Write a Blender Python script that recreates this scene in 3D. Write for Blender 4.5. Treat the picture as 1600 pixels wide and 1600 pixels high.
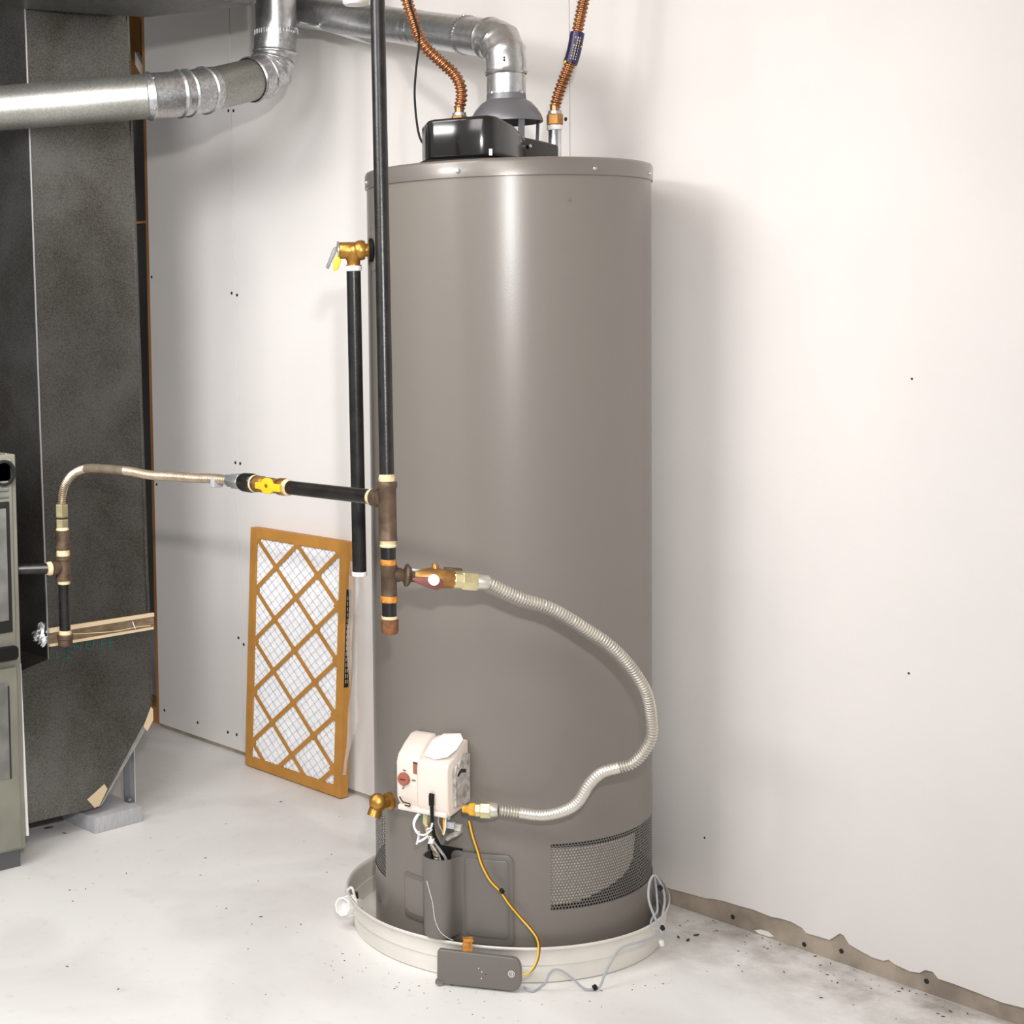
import bpy, bmesh, math, random
from mathutils import Vector, Matrix
random.seed(7)
C = bpy.context.scene.collection
sc = bpy.context.scene
for o in list(bpy.data.objects): bpy.data.objects.remove(o)

# ------------------------------------------------------------------ camera
YAW, PITCH, ROLL = math.radians(143.318), math.radians(3.7485), math.radians(-1.0543)
CAM = Vector((2.296, -2.374, 1.264))
fw = Vector((math.cos(PITCH)*math.cos(YAW), math.cos(PITCH)*math.sin(YAW), -math.sin(PITCH)))
rt = fw.cross(Vector((0, 0, 1))).normalized(); up = rt.cross(fw)
r2 = rt*math.cos(ROLL) + up*math.sin(ROLL); u2 = up*math.cos(ROLL) - rt*math.sin(ROLL)
cd = bpy.data.cameras.new('camera'); cam = bpy.data.objects.new('camera', cd); C.objects.link(cam)
M = Matrix((r2, u2, -fw)).transposed().to_4x4(); M.translation = CAM
cam.matrix_world = M
cd.sensor_width = 36; cd.lens = 36*2528.4/1600
cd.shift_x = (800-382.9)/1600; cd.shift_y = (655-800)/1600
cd.clip_start = 0.05; cd.clip_end = 60
sc.camera = cam

# ------------------------------------------------------------------ world, lights, exposure
w = bpy.data.worlds.new('room_light'); sc.world = w; w.use_nodes = True
bgn = w.node_tree.nodes['Background']; bgn.inputs[0].default_value = (.96, .97, 1, 1); bgn.inputs[1].default_value = .45
def area(name, loc, target, size, power, col=(1, 1, 1), sy=None):
    l = bpy.data.lights.new(name, 'AREA'); l.energy = power; l.color = col
    l.shape = 'RECTANGLE'; l.size = size; l.size_y = sy or size
    o = bpy.data.objects.new(name, l); C.objects.link(o); o.location = loc
    o.rotation_euler = (Vector(target)-Vector(loc)).to_track_quat('-Z', 'Y').to_euler()
    return o
fl_ = bpy.data.lights.new('camera_flash', 'SPOT'); fl_.energy = 205; fl_.color = (1, .985, .97)
fl_.spot_size = math.radians(62); fl_.spot_blend = 1.0; fl_.shadow_soft_size = .045
flo = bpy.data.objects.new('camera_flash', fl_); C.objects.link(flo); flo.location = (2.37, -2.28, 1.66)
flo.rotation_euler = (Vector((-1.35, .2, .95))-flo.location).to_track_quat('-Z', 'Y').to_euler()
wl = bpy.data.lights.new('left_wall_fill', 'SPOT'); wl.energy = 200; wl.color = (.97, .97, 1)  # added fill spot without a real fixture, lifts the left wall
wl.spot_size = math.radians(56); wl.spot_blend = 1.0; wl.shadow_soft_size = .22
wlo = bpy.data.objects.new('left_wall_fill', wl); C.objects.link(wlo); wlo.location = (.45, -1.75, 1.95)
wlo.rotation_euler = (Vector((-2.35, .3, .95))-wlo.location).to_track_quat('-Z', 'Y').to_euler()
area('room_lamp', (.10, -2.60, 2.20), (.1, 0, .9), 1.0, 28, (1, .985, .97), .30)
area('overhead_fill', (1.6, -2.0, 2.38), (1.2, -1.2, 0), .9, 15, (1, .97, .94))  # added soft fill from overhead, brightens the floor
area('left_fill', (-.15, -1.1, 2.40), (-.6, -.2, .3), 1.0, 24, (1, .97, .95))
sc.view_settings.view_transform = 'Standard'; sc.view_settings.look = 'None'
sc.view_settings.exposure = 0.10; sc.view_settings.gamma = 1
sc.view_settings.use_curve_mapping = False

# ------------------------------------------------------------------ materials
def mat(name, col, rough=.5, metal=0., noise=0., nscale=30., bump=0., bscale=80., col2=None, coat=0., stretch=None, detail=4, spec=None):
    m = bpy.data.materials.new(name); m.use_nodes = True
    nt = m.node_tree; b = nt.nodes['Principled BSDF']
    b.inputs['Roughness'].default_value = rough; b.inputs['Metallic'].default_value = metal
    b.inputs['Base Color'].default_value = (*col, 1); b.inputs['Coat Weight'].default_value = coat
    b.inputs['Coat Roughness'].default_value = .12
    if spec is not None: b.inputs['Specular IOR Level'].default_value = spec
    tc = nt.nodes.new('ShaderNodeTexCoord'); mp = nt.nodes.new('ShaderNodeMapping')
    nt.links.new(tc.outputs['Object'], mp.inputs[0])
    if stretch: mp.inputs['Scale'].default_value = stretch
    if noise or col2:
        n = nt.nodes.new('ShaderNodeTexNoise'); n.inputs['Scale'].default_value = nscale; n.inputs['Detail'].default_value = detail
        nt.links.new(mp.outputs[0], n.inputs['Vector'])
        r = nt.nodes.new('ShaderNodeValToRGB')
        c2 = col2 or tuple(min(1, c*(1-noise)) for c in col); c1 = col if col2 else tuple(min(1, c*(1+noise)) for c in col)
        r.color_ramp.elements[0].color = (*c2, 1); r.color_ramp.elements[1].color = (*c1, 1)
        r.color_ramp.elements[0].position = .35; r.color_ramp.elements[1].position = .65
        nt.links.new(n.outputs[0], r.inputs[0]); nt.links.new(r.outputs[0], b.inputs['Base Color'])
    if bump:
        n2 = nt.nodes.new('ShaderNodeTexNoise'); n2.inputs['Scale'].default_value = bscale; n2.inputs['Detail'].default_value = 4
        nt.links.new(mp.outputs[0], n2.inputs['Vector'])
        bp = nt.nodes.new('ShaderNodeBump'); bp.inputs['Strength'].default_value = bump; bp.inputs['Distance'].default_value = .004
        nt.links.new(n2.outputs[0], bp.inputs['Height']); nt.links.new(bp.outputs[0], b.inputs['Normal'])
    return m
def galv(name, col, col2, rough=.38, scale=70, metal=.75, bump=.15):
    """galvanised steel: voronoi spangle with a soft mottling"""
    m = mat(name, col, rough, metal, bump=bump, bscale=25)
    nt = m.node_tree; b = nt.nodes['Principled BSDF']
    tc = nt.nodes.new('ShaderNodeTexCoord'); v = nt.nodes.new('ShaderNodeTexVoronoi'); v.inputs['Scale'].default_value = scale
    n = nt.nodes.new('ShaderNodeTexNoise'); n.inputs['Scale'].default_value = 5; n.inputs['Detail'].default_value = 8; n.inputs['Distortion'].default_value = .4
    nt.links.new(tc.outputs['Object'], v.inputs['Vector']); nt.links.new(tc.outputs['Object'], n.inputs['Vector'])
    sp = nt.nodes.new('ShaderNodeSeparateColor'); nt.links.new(v.outputs['Color'], sp.inputs[0])
    mx = nt.nodes.new('ShaderNodeMath'); mx.operation = 'MULTIPLY_ADD'; mx.inputs[1].default_value = .30
    m2 = nt.nodes.new('ShaderNodeMath'); m2.operation = 'MULTIPLY'; m2.inputs[1].default_value = .85
    nt.links.new(n.outputs[0], m2.inputs[0]); nt.links.new(sp.outputs[0], mx.inputs[0]); nt.links.new(m2.outputs[0], mx.inputs[2])
    r = nt.nodes.new('ShaderNodeValToRGB'); r.color_ramp.elements[0].color = (*col2, 1); r.color_ramp.elements[1].color = (*col, 1)
    r.color_ramp.elements[0].position = .36; r.color_ramp.elements[1].position = .76
    nt.links.new(mx.outputs[0], r.inputs[0]); nt.links.new(r.outputs[0], b.inputs['Base Color'])
    return m

m_wall = mat('painted_drywall', (.80, .765, .735), .75, noise=.025, nscale=2.5, bump=.05, bscale=220)
m_stud = mat('pine_wood', (.42, .20, .065), .7, noise=.25, nscale=12, stretch=(1, 1, .15))
m_dark = mat('cavity_shade_black', (.010, .008, .0065), .95, noise=.3, nscale=6, spec=.05)  # near-black stands in for shade in the stud bay and panel gaps
m_farwall = mat('unpainted_far_wall', (.16, .155, .15), .85, noise=.1, nscale=4)
m_ceil = mat('ceiling_board', (.55, .48, .40), .8, noise=.1, nscale=4)
m_conc = mat('bare_concrete_base', (.36, .30, .24), .9, noise=.25, nscale=14, bump=.4, bscale=60)
m_hole = mat('screw_dark', (.02, .018, .016), .7)
m_tank = mat('taupe_tank_paint', (.196, .176, .155), .30, .0, bump=.02, bscale=300)
m_lid = mat('taupe_lid_paint', (.205,.186,.167), .33, .3, coat=.2)
m_vent = mat('vent_sheet_grey', (.17, .157, .142), .45, .3)
m_black_in = mat('shade_and_flange_black', (.006, .006, .006), .9)  # black for painted shade inside openings, also the housing's base flange
m_lint = mat('dusty_lint_screen', (.66, .61, .53), .9, noise=.15, nscale=150)
m_door = mat('grey_door_paint', (.172, .157, .141), .42, .15)
m_black_gloss = mat('black_enamel', (.009, .008, .007), .16, coat=.5)
m_zinc = mat('bright_zinc', (.62, .66, .68), .25, .95, noise=.12, nscale=60)
m_galv_pipe = galv('galvanised_vent_pipe', (.60, .61, .62), (.46, .46, .46), .30, 90, .9, .03)
m_galv_elbow = galv('galvanised_elbow', (.58, .58, .59), (.33, .33, .33), .32, 200, .9, .35)
m_galv_dull = galv('dull_galvanised_pipe', (.37, .365, .335), (.26, .255, .23), .42, 300, .85, .05)
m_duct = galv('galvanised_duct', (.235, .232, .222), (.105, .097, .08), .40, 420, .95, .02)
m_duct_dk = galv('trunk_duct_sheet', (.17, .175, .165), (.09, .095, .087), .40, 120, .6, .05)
m_duct_lt = mat('bare_galvanised_flange', (.40,.395,.38), .4, .6, noise=.15, nscale=40)
m_seam = mat('bright_metal_lit_edge', (.75, .76, .76), .3, .8)  # pale metal, also paints the light caught on duct and leg edges
m_hood = mat('grey_hood_steel', (.19, .19, .205), .45, .5)
m_copper = mat('copper_tube', (.43, .20, .095), .30, .85, noise=.3, nscale=25)
m_label = mat('purple_label', (.014, .008, .055), .35, noise=.4, nscale=40)
m_gold = mat('label_gold_ink', (.55, .47, .33), .4)
m_yellow = mat('yellow_plastic', (.80, .54, .015), .4)
m_pipe = mat('black_iron_pipe', (.014, .0125, .011), .30, .0, noise=.4, nscale=40, bump=.06, bscale=200, spec=.45)
m_fit = mat('rusty_iron_fitting', (.115, .075, .048), .55, .45, noise=.35, nscale=35, bump=.25, bscale=90)
m_rust = mat('rusted_cap', (.19, .075, .028), .7, .2, noise=.4, nscale=60, bump=.3, bscale=120)
m_dope = mat('cream_pipe_sealant', (.72, .56, .33), .65, noise=.2, nscale=120, bump=.4, bscale=200)
m_amber = mat('amber_pipe_sealant', (.50, .20, .025), .4, noise=.4, nscale=120, bump=.4, bscale=200)
m_brass = mat('brass', (.46, .235, .05), .36, .8, noise=.2, nscale=50)
m_brass_b = mat('pale_brass_nut', (.70, .62, .36), .3, .8, noise=.12, nscale=50)
m_brown_brass = mat('bronze_valve', (.40, .20, .06), .4, .7, noise=.3, nscale=40)
m_flex = mat('coated_steel_flex', (.66, .625, .56), .32, .7, noise=.06, nscale=30)
m_flexb = mat('beige_flex_tube', (.50, .41, .30), .34, .8, noise=.15, nscale=30)
m_grey_nut = mat('dull_zinc_nut', (.40, .42, .42), .4, .7, noise=.25, nscale=60)
m_white = mat('white_plastic', (.86, .84, .82), .4)
m_cream = mat('cream_control_plastic', (.80, .70, .62), .38, coat=.2)
m_knob = mat('terracotta_knob', (.36, .115, .075), .45)
m_rough_al = mat('rough_cast_plate', (.50, .47, .43), .6, .3, noise=.35, nscale=80, bump=.6, bscale=120)
m_rubber = mat('black_rubber', (.008, .008, .008), .6, spec=.25)
m_green = mat('green_wire', (.03, .22, .05), .4)
m_red = mat('brown_wire', (.20, .035, .015), .4)
m_greyw = mat('grey_cable', (.42, .43, .46), .4)
m_pan = mat('aluminium_pan', (.80, .765, .70), .42, .2, noise=.06, nscale=8, bump=.05, bscale=20)
m_card = mat('brown_cardboard', (.50, .235, .045), .7, noise=.07, nscale=20, bump=.05, bscale=200)
m_media = mat('white_filter_media', (.80, .80, .82), .9, noise=.05, nscale=60, bump=.3, bscale=150)
m_furn = mat('greige_furnace_paint', (.27, .265, .215), .42, .2, noise=.08, nscale=12)
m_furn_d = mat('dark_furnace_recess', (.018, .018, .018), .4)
m_furn_g = mat('furnace_grey_panel', (.22, .22, .20), .35, .2, noise=.2, nscale=18)
m_foil = mat('tan_foil_tape', (.25, .18, .11), .3, .35, noise=.25, nscale=30, bump=.5, bscale=60, stretch=(1, 1, 3))
m_block = mat('grey_painted_lumber', (.46, .46, .48), .8, noise=.10, nscale=40, stretch=(1, 6, 1), bump=.2, bscale=90)
m_chip = mat('torn_card_chip', (.66, .52, .34), .8)
m_ink = mat('teal_marker_ink', (.012, .085, .085), .6)
m_grit = mat('dark_grit', (.06, .045, .035), .9)
m_wrap = mat('clear_plastic_wrap', (.85, .82, .78), .2, bump=.5, bscale=40)
_b = m_wrap.node_tree.nodes['Principled BSDF']; _b.inputs['Transmission Weight'].default_value = .0; _b.inputs['Alpha'].default_value = .35

# floor: worn white paint with faint grey stains and dirt
m_floor = mat('white_floor_paint', (.80, .78, .75), .42)
nt = m_floor.node_tree; b = nt.nodes['Principled BSDF']; tc = nt.nodes.new('ShaderNodeTexCoord')
n1 = nt.nodes.new('ShaderNodeTexNoise'); n1.inputs['Scale'].default_value = 2.2; n1.inputs['Detail'].default_value = 7; n1.inputs['Distortion'].default_value = .6
n2 = nt.nodes.new('ShaderNodeTexNoise'); n2.inputs['Scale'].default_value = 34; n2.inputs['Detail'].default_value = 8
nt.links.new(tc.outputs['Object'], n1.inputs['Vector']); nt.links.new(tc.outputs['Object'], n2.inputs['Vector'])
ra = nt.nodes.new('ShaderNodeValToRGB'); ra.color_ramp.elements[0].position = .32; ra.color_ramp.elements[1].position = .52
ra.color_ramp.elements[0].color = (.74, .72, .70, 1); ra.color_ramp.elements[1].color = (.88, .87, .85, 1)
rb = nt.nodes.new('ShaderNodeValToRGB'); rb.color_ramp.elements[0].position = .27; rb.color_ramp.elements[1].position = .40
rb.color_ramp.elements[0].color = (.55, .52, .49, 1); rb.color_ramp.elements[1].color = (1, 1, 1, 1)
mx = nt.nodes.new('ShaderNodeMixRGB'); mx.blend_type = 'MULTIPLY'; mx.inputs[0].default_value = .16
nt.links.new(n1.outputs[0], ra.inputs[0]); nt.links.new(n2.outputs[0], rb.inputs[0])
nt.links.new(ra.outputs[0], mx.inputs[1]); nt.links.new(rb.outputs[0], mx.inputs[2]); nt.links.new(mx.outputs[0], b.inputs['Base Color'])
ge = nt.nodes.new('ShaderNodeNewGeometry'); sx = nt.nodes.new('ShaderNodeSeparateXYZ'); nt.links.new(ge.outputs['Position'], sx.inputs[0])
my = nt.nodes.new('ShaderNodeMapRange'); my.inputs[1].default_value = .02; my.inputs[2].default_value = .32; nt.links.new(sx.outputs[1], my.inputs[0])
mxx = nt.nodes.new('ShaderNodeMapRange'); mxx.inputs[1].default_value = .08; mxx.inputs[2].default_value = .25; nt.links.new(sx.outputs[0], mxx.inputs[0])
n3 = nt.nodes.new('ShaderNodeTexNoise'); n3.inputs['Scale'].default_value = 11; n3.inputs['Detail'].default_value = 9; n3.inputs['Roughness'].default_value = .7
nt.links.new(ge.outputs['Position'], n3.inputs['Vector'])
rd = nt.nodes.new('ShaderNodeValToRGB'); rd.color_ramp.elements[0].position = .40; rd.color_ramp.elements[1].position = .72; nt.links.new(n3.outputs[0], rd.inputs[0])
k1 = nt.nodes.new('ShaderNodeMath'); k1.operation = 'MULTIPLY'; nt.links.new(my.outputs[0], k1.inputs[0]); nt.links.new(mxx.outputs[0], k1.inputs[1])
k2 = nt.nodes.new('ShaderNodeMath'); k2.operation = 'MULTIPLY'; nt.links.new(k1.outputs[0], k2.inputs[0]); nt.links.new(rd.outputs[0], k2.inputs[1])
dm = nt.nodes.new('ShaderNodeMixRGB'); dm.inputs[2].default_value = (.30, .26, .22, 1)
nt.links.new(k2.outputs[0], dm.inputs[0]); nt.links.new(mx.outputs[0], dm.inputs[1]); nt.links.new(dm.outputs[0], b.inputs['Base Color'])
bp = nt.nodes.new('ShaderNodeBump'); bp.inputs['Strength'].default_value = .08; bp.inputs['Distance'].default_value = .004
nt.links.new(n2.outputs[0], bp.inputs['Height']); nt.links.new(bp.outputs[0], b.inputs['Normal'])

# ------------------------------------------------------------------ mesh helpers
class G:
    """collects verts and faces of one mesh"""
    def __init__(s): s.v = []; s.f = []
    def add(s, v, f):
        k = len(s.v); s.v += [Vector(p) for p in v]; s.f += [tuple(i+k for i in q) for q in f]; return s
def world_loc(o):
    l = Vector((0, 0, 0))
    while o: l += o.location; o = o.parent
    return l
def obj(name, g, m, parent=None, smooth=True, bevel=0, angle=40):
    v = g.v; lo = Vector([min(p[i] for p in v) for i in range(3)]); hi = Vector([max(p[i] for p in v) for i in range(3)])
    c = Vector(((lo.x+hi.x)/2, (lo.y+hi.y)/2, lo.z))
    me = bpy.data.meshes.new(name); me.from_pydata([p-c for p in v], [], g.f); me.validate()
    bm = bmesh.new(); bm.from_mesh(me)
    bmesh.ops.recalc_face_normals(bm, faces=bm.faces)
    if bevel: bmesh.ops.bevel(bm, geom=[e for e in bm.edges if len(e.link_faces) == 2 and e.calc_face_angle() > .6], offset=bevel, segments=3, affect='EDGES', profile=.5)
    bm.to_mesh(me); bm.free()
    me.materials.append(m)
    o = bpy.data.objects.new(name, me); C.objects.link(o)
    if parent: o.parent = parent
    o.location = c - world_loc(parent)
    if smooth:
        for p in me.polygons: p.use_smooth = True
        me.set_sharp_from_angle(angle=math.radians(angle))
    return o
def thing(name, label, cat, loc, group=None):
    o = bpy.data.objects.new(name, None); C.objects.link(o); o.location = loc; o.empty_display_size = .05
    return tag(o, label, cat, group)
def tag(o, label, cat, group=None):
    o['label'] = label; o['category'] = cat
    if group: o['group'] = group
    return o
def struct(o): o['kind'] = 'structure'; return o
def boxg(lo, hi, g=None):
    g = g or G(); x0, y0, z0 = lo; x1, y1, z1 = hi
    return g.add([(x0,y0,z0),(x1,y0,z0),(x1,y1,z0),(x0,y1,z0),(x0,y0,z1),(x1,y0,z1),(x1,y1,z1),(x0,y1,z1)],
                 [(0,3,2,1),(4,5,6,7),(0,1,5,4),(1,2,6,5),(2,3,7,6),(3,0,4,7)])
def frame(d):
    d = Vector(d).normalized(); a = Vector((0, 0, 1)) if abs(d.z) < .9 else Vector((1, 0, 0))
    x = a.cross(d).normalized(); return x, d.cross(x), d
def obox(c, ex, ey, ez, g=None):
    """oriented box: centre and three half-extent vectors"""
    g = g or G(); c, ex, ey, ez = map(Vector, (c, ex, ey, ez))
    return g.add([c+sx*ex+sy*ey+sz*ez for sz in (-1,1) for sy in (-1,1) for sx in (-1,1)],
                 [(0,2,3,1),(4,5,7,6),(0,1,5,4),(1,3,7,5),(3,2,6,7),(2,0,4,6)])
def prismg(pts, off, g=None):
    """closed 3D polygon extruded by the vector off"""
    g = g or G(); n = len(pts); off = Vector(off)
    v = [Vector(p) for p in pts]; v = v + [p+off for p in v]
    return g.add(v, [tuple(range(n))[::-1], tuple(range(n, 2*n))] + [(i, (i+1)%n, n+(i+1)%n, n+i) for i in range(n)])
def lathe(prof, org, axis, seg=24, g=None, capa=True, capb=True):
    """prof = [(radius, distance along axis)]"""
    g = g or G(); x, y, d = frame(axis); org = Vector(org); v = []; f = []
    for r, h in prof:
        for k in range(seg):
            a = 2*math.pi*k/seg; v.append(org + d*h + (x*math.cos(a)+y*math.sin(a))*r)
    for i in range(len(prof)-1):
        for k in range(seg): f.append((i*seg+k, i*seg+(k+1)%seg, (i+1)*seg+(k+1)%seg, (i+1)*seg+k))
    if capa: f.append(tuple(range(seg))[::-1])
    if capb: f.append(tuple(range((len(prof)-1)*seg, len(prof)*seg)))
    return g.add(v, f)
def cyl(p0, p1, r, seg=20, g=None, r1=None):
    p0, p1 = Vector(p0), Vector(p1); return lathe([(r, 0), (r if r1 is None else r1, (p1-p0).length)], p0, p1-p0, seg, g)
def spline(pts, step):
    """Catmull-Rom through pts, resampled at about equal arc step"""
    P = [Vector(p) for p in pts]; P = [2*P[0]-P[1]] + P + [2*P[-1]-P[-2]]; raw = []
    for i in range(1, len(P)-2):
        for k in range(24):
            t = k/24; a, b_, c, d = P[i-1:i+3]
            raw.append(.5*((2*b_)+(c-a)*t+(2*a-5*b_+4*c-d)*t*t+(3*b_-a-3*c+d)*t**3))
    raw.append(P[-2])
    L = [0]
    for i in range(1, len(raw)): L.append(L[-1]+(raw[i]-raw[i-1]).length)
    n = max(2, round(L[-1]/step)); out = []; j = 0
    for k in range(n+1):
        s = L[-1]*k/n
        while j < len(raw)-2 and L[j+1] < s: j += 1
        out.append(raw[j].lerp(raw[j+1], min(1, max(0, (s-L[j])/max(1e-9, L[j+1]-L[j])))))
    return out, L[-1]
def rounded(pts, rad, seg=8):
    """polyline with its corners rounded"""
    P = [Vector(p) for p in pts]; out = [P[0]]
    for i in range(1, len(P)-1):
        a = (P[i-1]-P[i]).normalized(); c = (P[i+1]-P[i]).normalized()
        s, e = P[i]+a*rad, P[i]+c*rad
        for k in range(seg+1):
            t = k/seg; out.append(s*(1-t)**2+P[i]*2*t*(1-t)+e*t*t)
    return out + [P[-1]]
def sweep(path, rf, seg=14, g=None, cap=True):
    """tube along path (list of points), rf = radius or function of arc length"""
    g = g or G(); path = [Vector(p) for p in path]; v = []; f = []
    t0 = (path[1]-path[0]).normalized(); x, y, _ = frame(t0); s = 0
    for i, p in enumerate(path):
        t = (path[min(i+1, len(path)-1)]-path[max(i-1, 0)]).normalized()
        q = t0.rotation_difference(t); x = q @ x; x = (x - t*x.dot(t)).normalized(); y = t.cross(x); t0 = t
        if i: s += (p-path[i-1]).length
        r = rf(s) if callable(rf) else rf
        for k in range(seg):
            a = 2*math.pi*k/seg; v.append(p+(x*math.cos(a)+y*math.sin(a))*r)
    for i in range(len(path)-1):
        for k in range(seg): f.append((i*seg+k, i*seg+(k+1)%seg, (i+1)*seg+(k+1)%seg, (i+1)*seg+k))
    if cap: f += [tuple(range(seg))[::-1], tuple(range((len(path)-1)*seg, len(path)*seg))]
    return g.add(v, f)
def hose(pts, r, pitch, depth, seg=14, smooth_spans=()):
    """corrugated tube; smooth_spans = arc fractions without ridges"""
    path, L = spline(pts, pitch/9)
    def rf(s):
        d = depth
        for a, b_ in smooth_spans:
            if a*L < s < b_*L: d = depth*.12
        return r - d*abs(math.sin(math.pi*s/pitch))**3
    return sweep(path, rf, seg)
def hexnut(p0, axis, r, h, g=None):
    x, y, d = frame(axis); return lathe([(r*.93, 0), (r, h*.1), (r, h*.9), (r*.93, h)], p0, axis, 6, g)
def text(name, body, size, org, xdir, ydir, m, parent, depth=.0004):
    cu = bpy.data.curves.new(name, 'FONT'); cu.body = body; cu.size = size; cu.extrude = depth; cu.align_x = 'CENTER'; cu.align_y = 'CENTER'
    t = bpy.data.objects.new('tmp_text', cu); C.objects.link(t)
    dg = bpy.context.evaluated_depsgraph_get(); me = bpy.data.meshes.new_from_object(t.evaluated_get(dg))
    x = Vector(xdir).normalized(); y = Vector(ydir); y = (y-x*y.dot(x)).normalized(); z = x.cross(y); org = Vector(org)
    g = G(); g.add([org+x*p.co.x+y*p.co.y+z*p.co.z for p in me.vertices], [tuple(p.vertices) for p in me.polygons])
    bpy.data.objects.remove(t); bpy.data.meshes.remove(me)
    return obj(name, g, m, parent, smooth=False)
# tank frame: a = to the right seen from the front, b = out of the front
RV = Vector((.59737, .80196, 0)); NV = Vector((.80196, -.59737, 0)); ZV = Vector((0, 0, 1))
def T(a, b, z): return RV*a + NV*b + ZV*z
def TA(az, r, z): return T(r*math.sin(math.radians(az)), r*math.cos(math.radians(az)), z)
def TL(l): return [T(*p) for p in l]

# ================================================================== SETTING
W = .33
struct(obj('floor', boxg((-4.2, -4.2, -.06), (2.6, 2.2, 0)), m_floor, smooth=False))
wall = thing('wall_back', 'white painted drywall partition behind the tank', 'wall', (0, W, 0)); struct(wall)
del wall['label'], wall['category']
def panel(x0, x1, bottom, z1=2.42):
    n = len(bottom); pts = [(x, W, z) for x, z in bottom] + [(x1, W, z1), (x0, W, z1)]
    return obj('drywall_panel', prismg(pts, (0, .0127, 0)), m_wall, wall, smooth=False)
p1 = panel(-1.803, -1.3735, [(-1.803, .012), (-1.3735, .012)])
p2 = panel(-1.3695, -.1305, [(-1.3695, .012), (-.30, .012), (-.1305, .030)])
for x in (-1.371, -.1295): obj('seam_shade', boxg((x-.0009, W+.0035, .012), (x+.0009, W+.0125, 2.42)), m_dark, wall, smooth=False)  # dark strips inside the gaps paint the seams' shade
rag = [(.143,.0344),(.1775,.0369),(.2277,.0394),(.252,.044),(.2767,.0465),(.31,.047),(.3455,.049),(.3867,.0466),(.41,.0495),(.4321,.0502),(.4569,.0453),(.4667,.0373),
 (.4911,.0389),(.5175,.0396),(.5294,.0497),(.5397,.0593),(.5482,.0576),(.56,.044),(.5809,.039),(.6085,.0336),(.6311,.0344),(.6423,.04),(.6535,.0352),(.6844,.0313),
 (.7039,.0347),(.7146,.0435),(.7296,.0451),(.7403,.0354),(.7698,.0357),(.8193,.0339),(.8595,.0315),(.8987,.035),(1.05,.034),(1.3,.036),(2.6,.035)]
p3 = panel(-.1285, 2.6, [(-.1285, .036), (.05, .035)] + rag)
for pan_, spots in ((p1, [(-1.385,1.829),(-1.386,1.321),(-1.3835,.842),(-1.3845,.340),(-1.774,.057),(-1.597,.0534),(-1.445,.0546),(-1.402,.056),(-1.792,1.3775),(-1.79,.75)]),
                    (p2, [(-1.361,1.8265),(-1.3605,1.315),(-1.3605,.841),(-1.3598,.3247),(-.1412,1.674)]),
                    (p3, [(.679,1.1238),(.6777,.5865),(.2268,.1665)])):
    for x, z in spots: rr = .0045 if pan_ is not p3 else .0022; obj('screw_hole', lathe([(rr, 0), (rr, .0011), (rr*.5, .0014)], (x, W+.0005, z), (0, -1, 0), 10), m_hole, pan_)
base = obj('baseboard_back', boxg((-1.80, W+.004, 0), (2.6, W+.05, .10)), m_conc, smooth=False); struct(base)
for x, z in ((.2935, .018), (.5414, .024), (.7157, .022), (.46, .012)):
    obj('nail_hole', lathe([(.0045, 0), (.005, .0012), (.002, .0016)], (x, W+.0045, z), (0, -1, 0), 9), m_hole, base)
obj('paint_splash', G().add([(x, W+.0035, z) for x, z in ((.345,.006),(.36,.012),(.378,.013),(.392,.007),(.38,.003),(.355,.002))], [(0,1,2,3,4,5)]), m_white, base, smooth=False)
obj('bottom_plate', boxg((-2.9, W+.016, 0), (-1.797, W+.105, .05)), m_stud, base, smooth=False)
# open stud bay at the panel's left end
fr = thing('wall_left', 'x', 'x', (-2.3, W+.06, 0)); struct(fr); del fr['label'], fr['category']
obj('stud', boxg((-1.838, W+.0135, .05), (-1.797, W+.102, 2.42)), m_stud, fr, smooth=False)
obj('stud', boxg((-2.28, .52, 1.98), (-2.235, .60, 2.42)), m_stud, fr, smooth=False)
obj('blocking', boxg((-2.36, .56, 1.565), (-2.16, .60, 1.572)), m_stud, fr, smooth=False)
obj('diagonal_brace', obox((-2.27, .585, 2.15), (.16, 0, -.19), (.010, 0, .009), (0, .008, 0)), m_white, fr, smooth=False)
struct(obj('cavity_back_dark', boxg((-4.2, 1.5, 0), (-1.0, 1.56, 2.42)), m_dark, smooth=False))  # back of the bay, its unlit depth painted near-black
struct(obj('cavity_side_dark', boxg((-1.2, W+.02, .10), (-1.15, 1.5, 2.42)), m_dark, smooth=False))  # side of the bay, shade painted in the same near-black
struct(obj('wall_far', boxg((-3.2, -4.2, 0), (-3.1, 1.5, 2.42)), m_farwall, smooth=False))
struct(obj('ceiling', boxg((-4.2, -1.3, 2.42), (2.6, 1.56, 2.48)), m_ceil, smooth=False))

# ================================================================== WATER HEATER
R = .28; HT = 1.538
wh = thing('water_heater', 'tall taupe grey cylindrical gas water heater standing in a shallow metal pan', 'water heater', (0, 0, .004))
# jacket with two vent openings
VR, VL, ZB, ZT = (5.5, 112), (-128, -72.5), .131, .257
azs = sorted(set([-180+3*i for i in range(121)] + [VR[0], VR[1], VL[0], VL[1]]))
zs = [.012, .02, ZB, ZT, .6, 1.0, 1.509]
g = G(); v = []; f = []
for z in zs:
    for a in azs: v.append(TA(a, R, z))
n = len(azs)
for i in range(len(zs)-1):
    for k in range(n-1):
        mid = (azs[k]+azs[k+1])/2
        if i == 2 and (VR[0] < mid < VR[1] or VL[0] < mid < VL[1]): continue
        f.append((i*n+k, i*n+k+1, (i+1)*n+k+1, (i+1)*n+k))
g.add(v, f); obj('tank_jacket', g, m_tank, wh)
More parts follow.
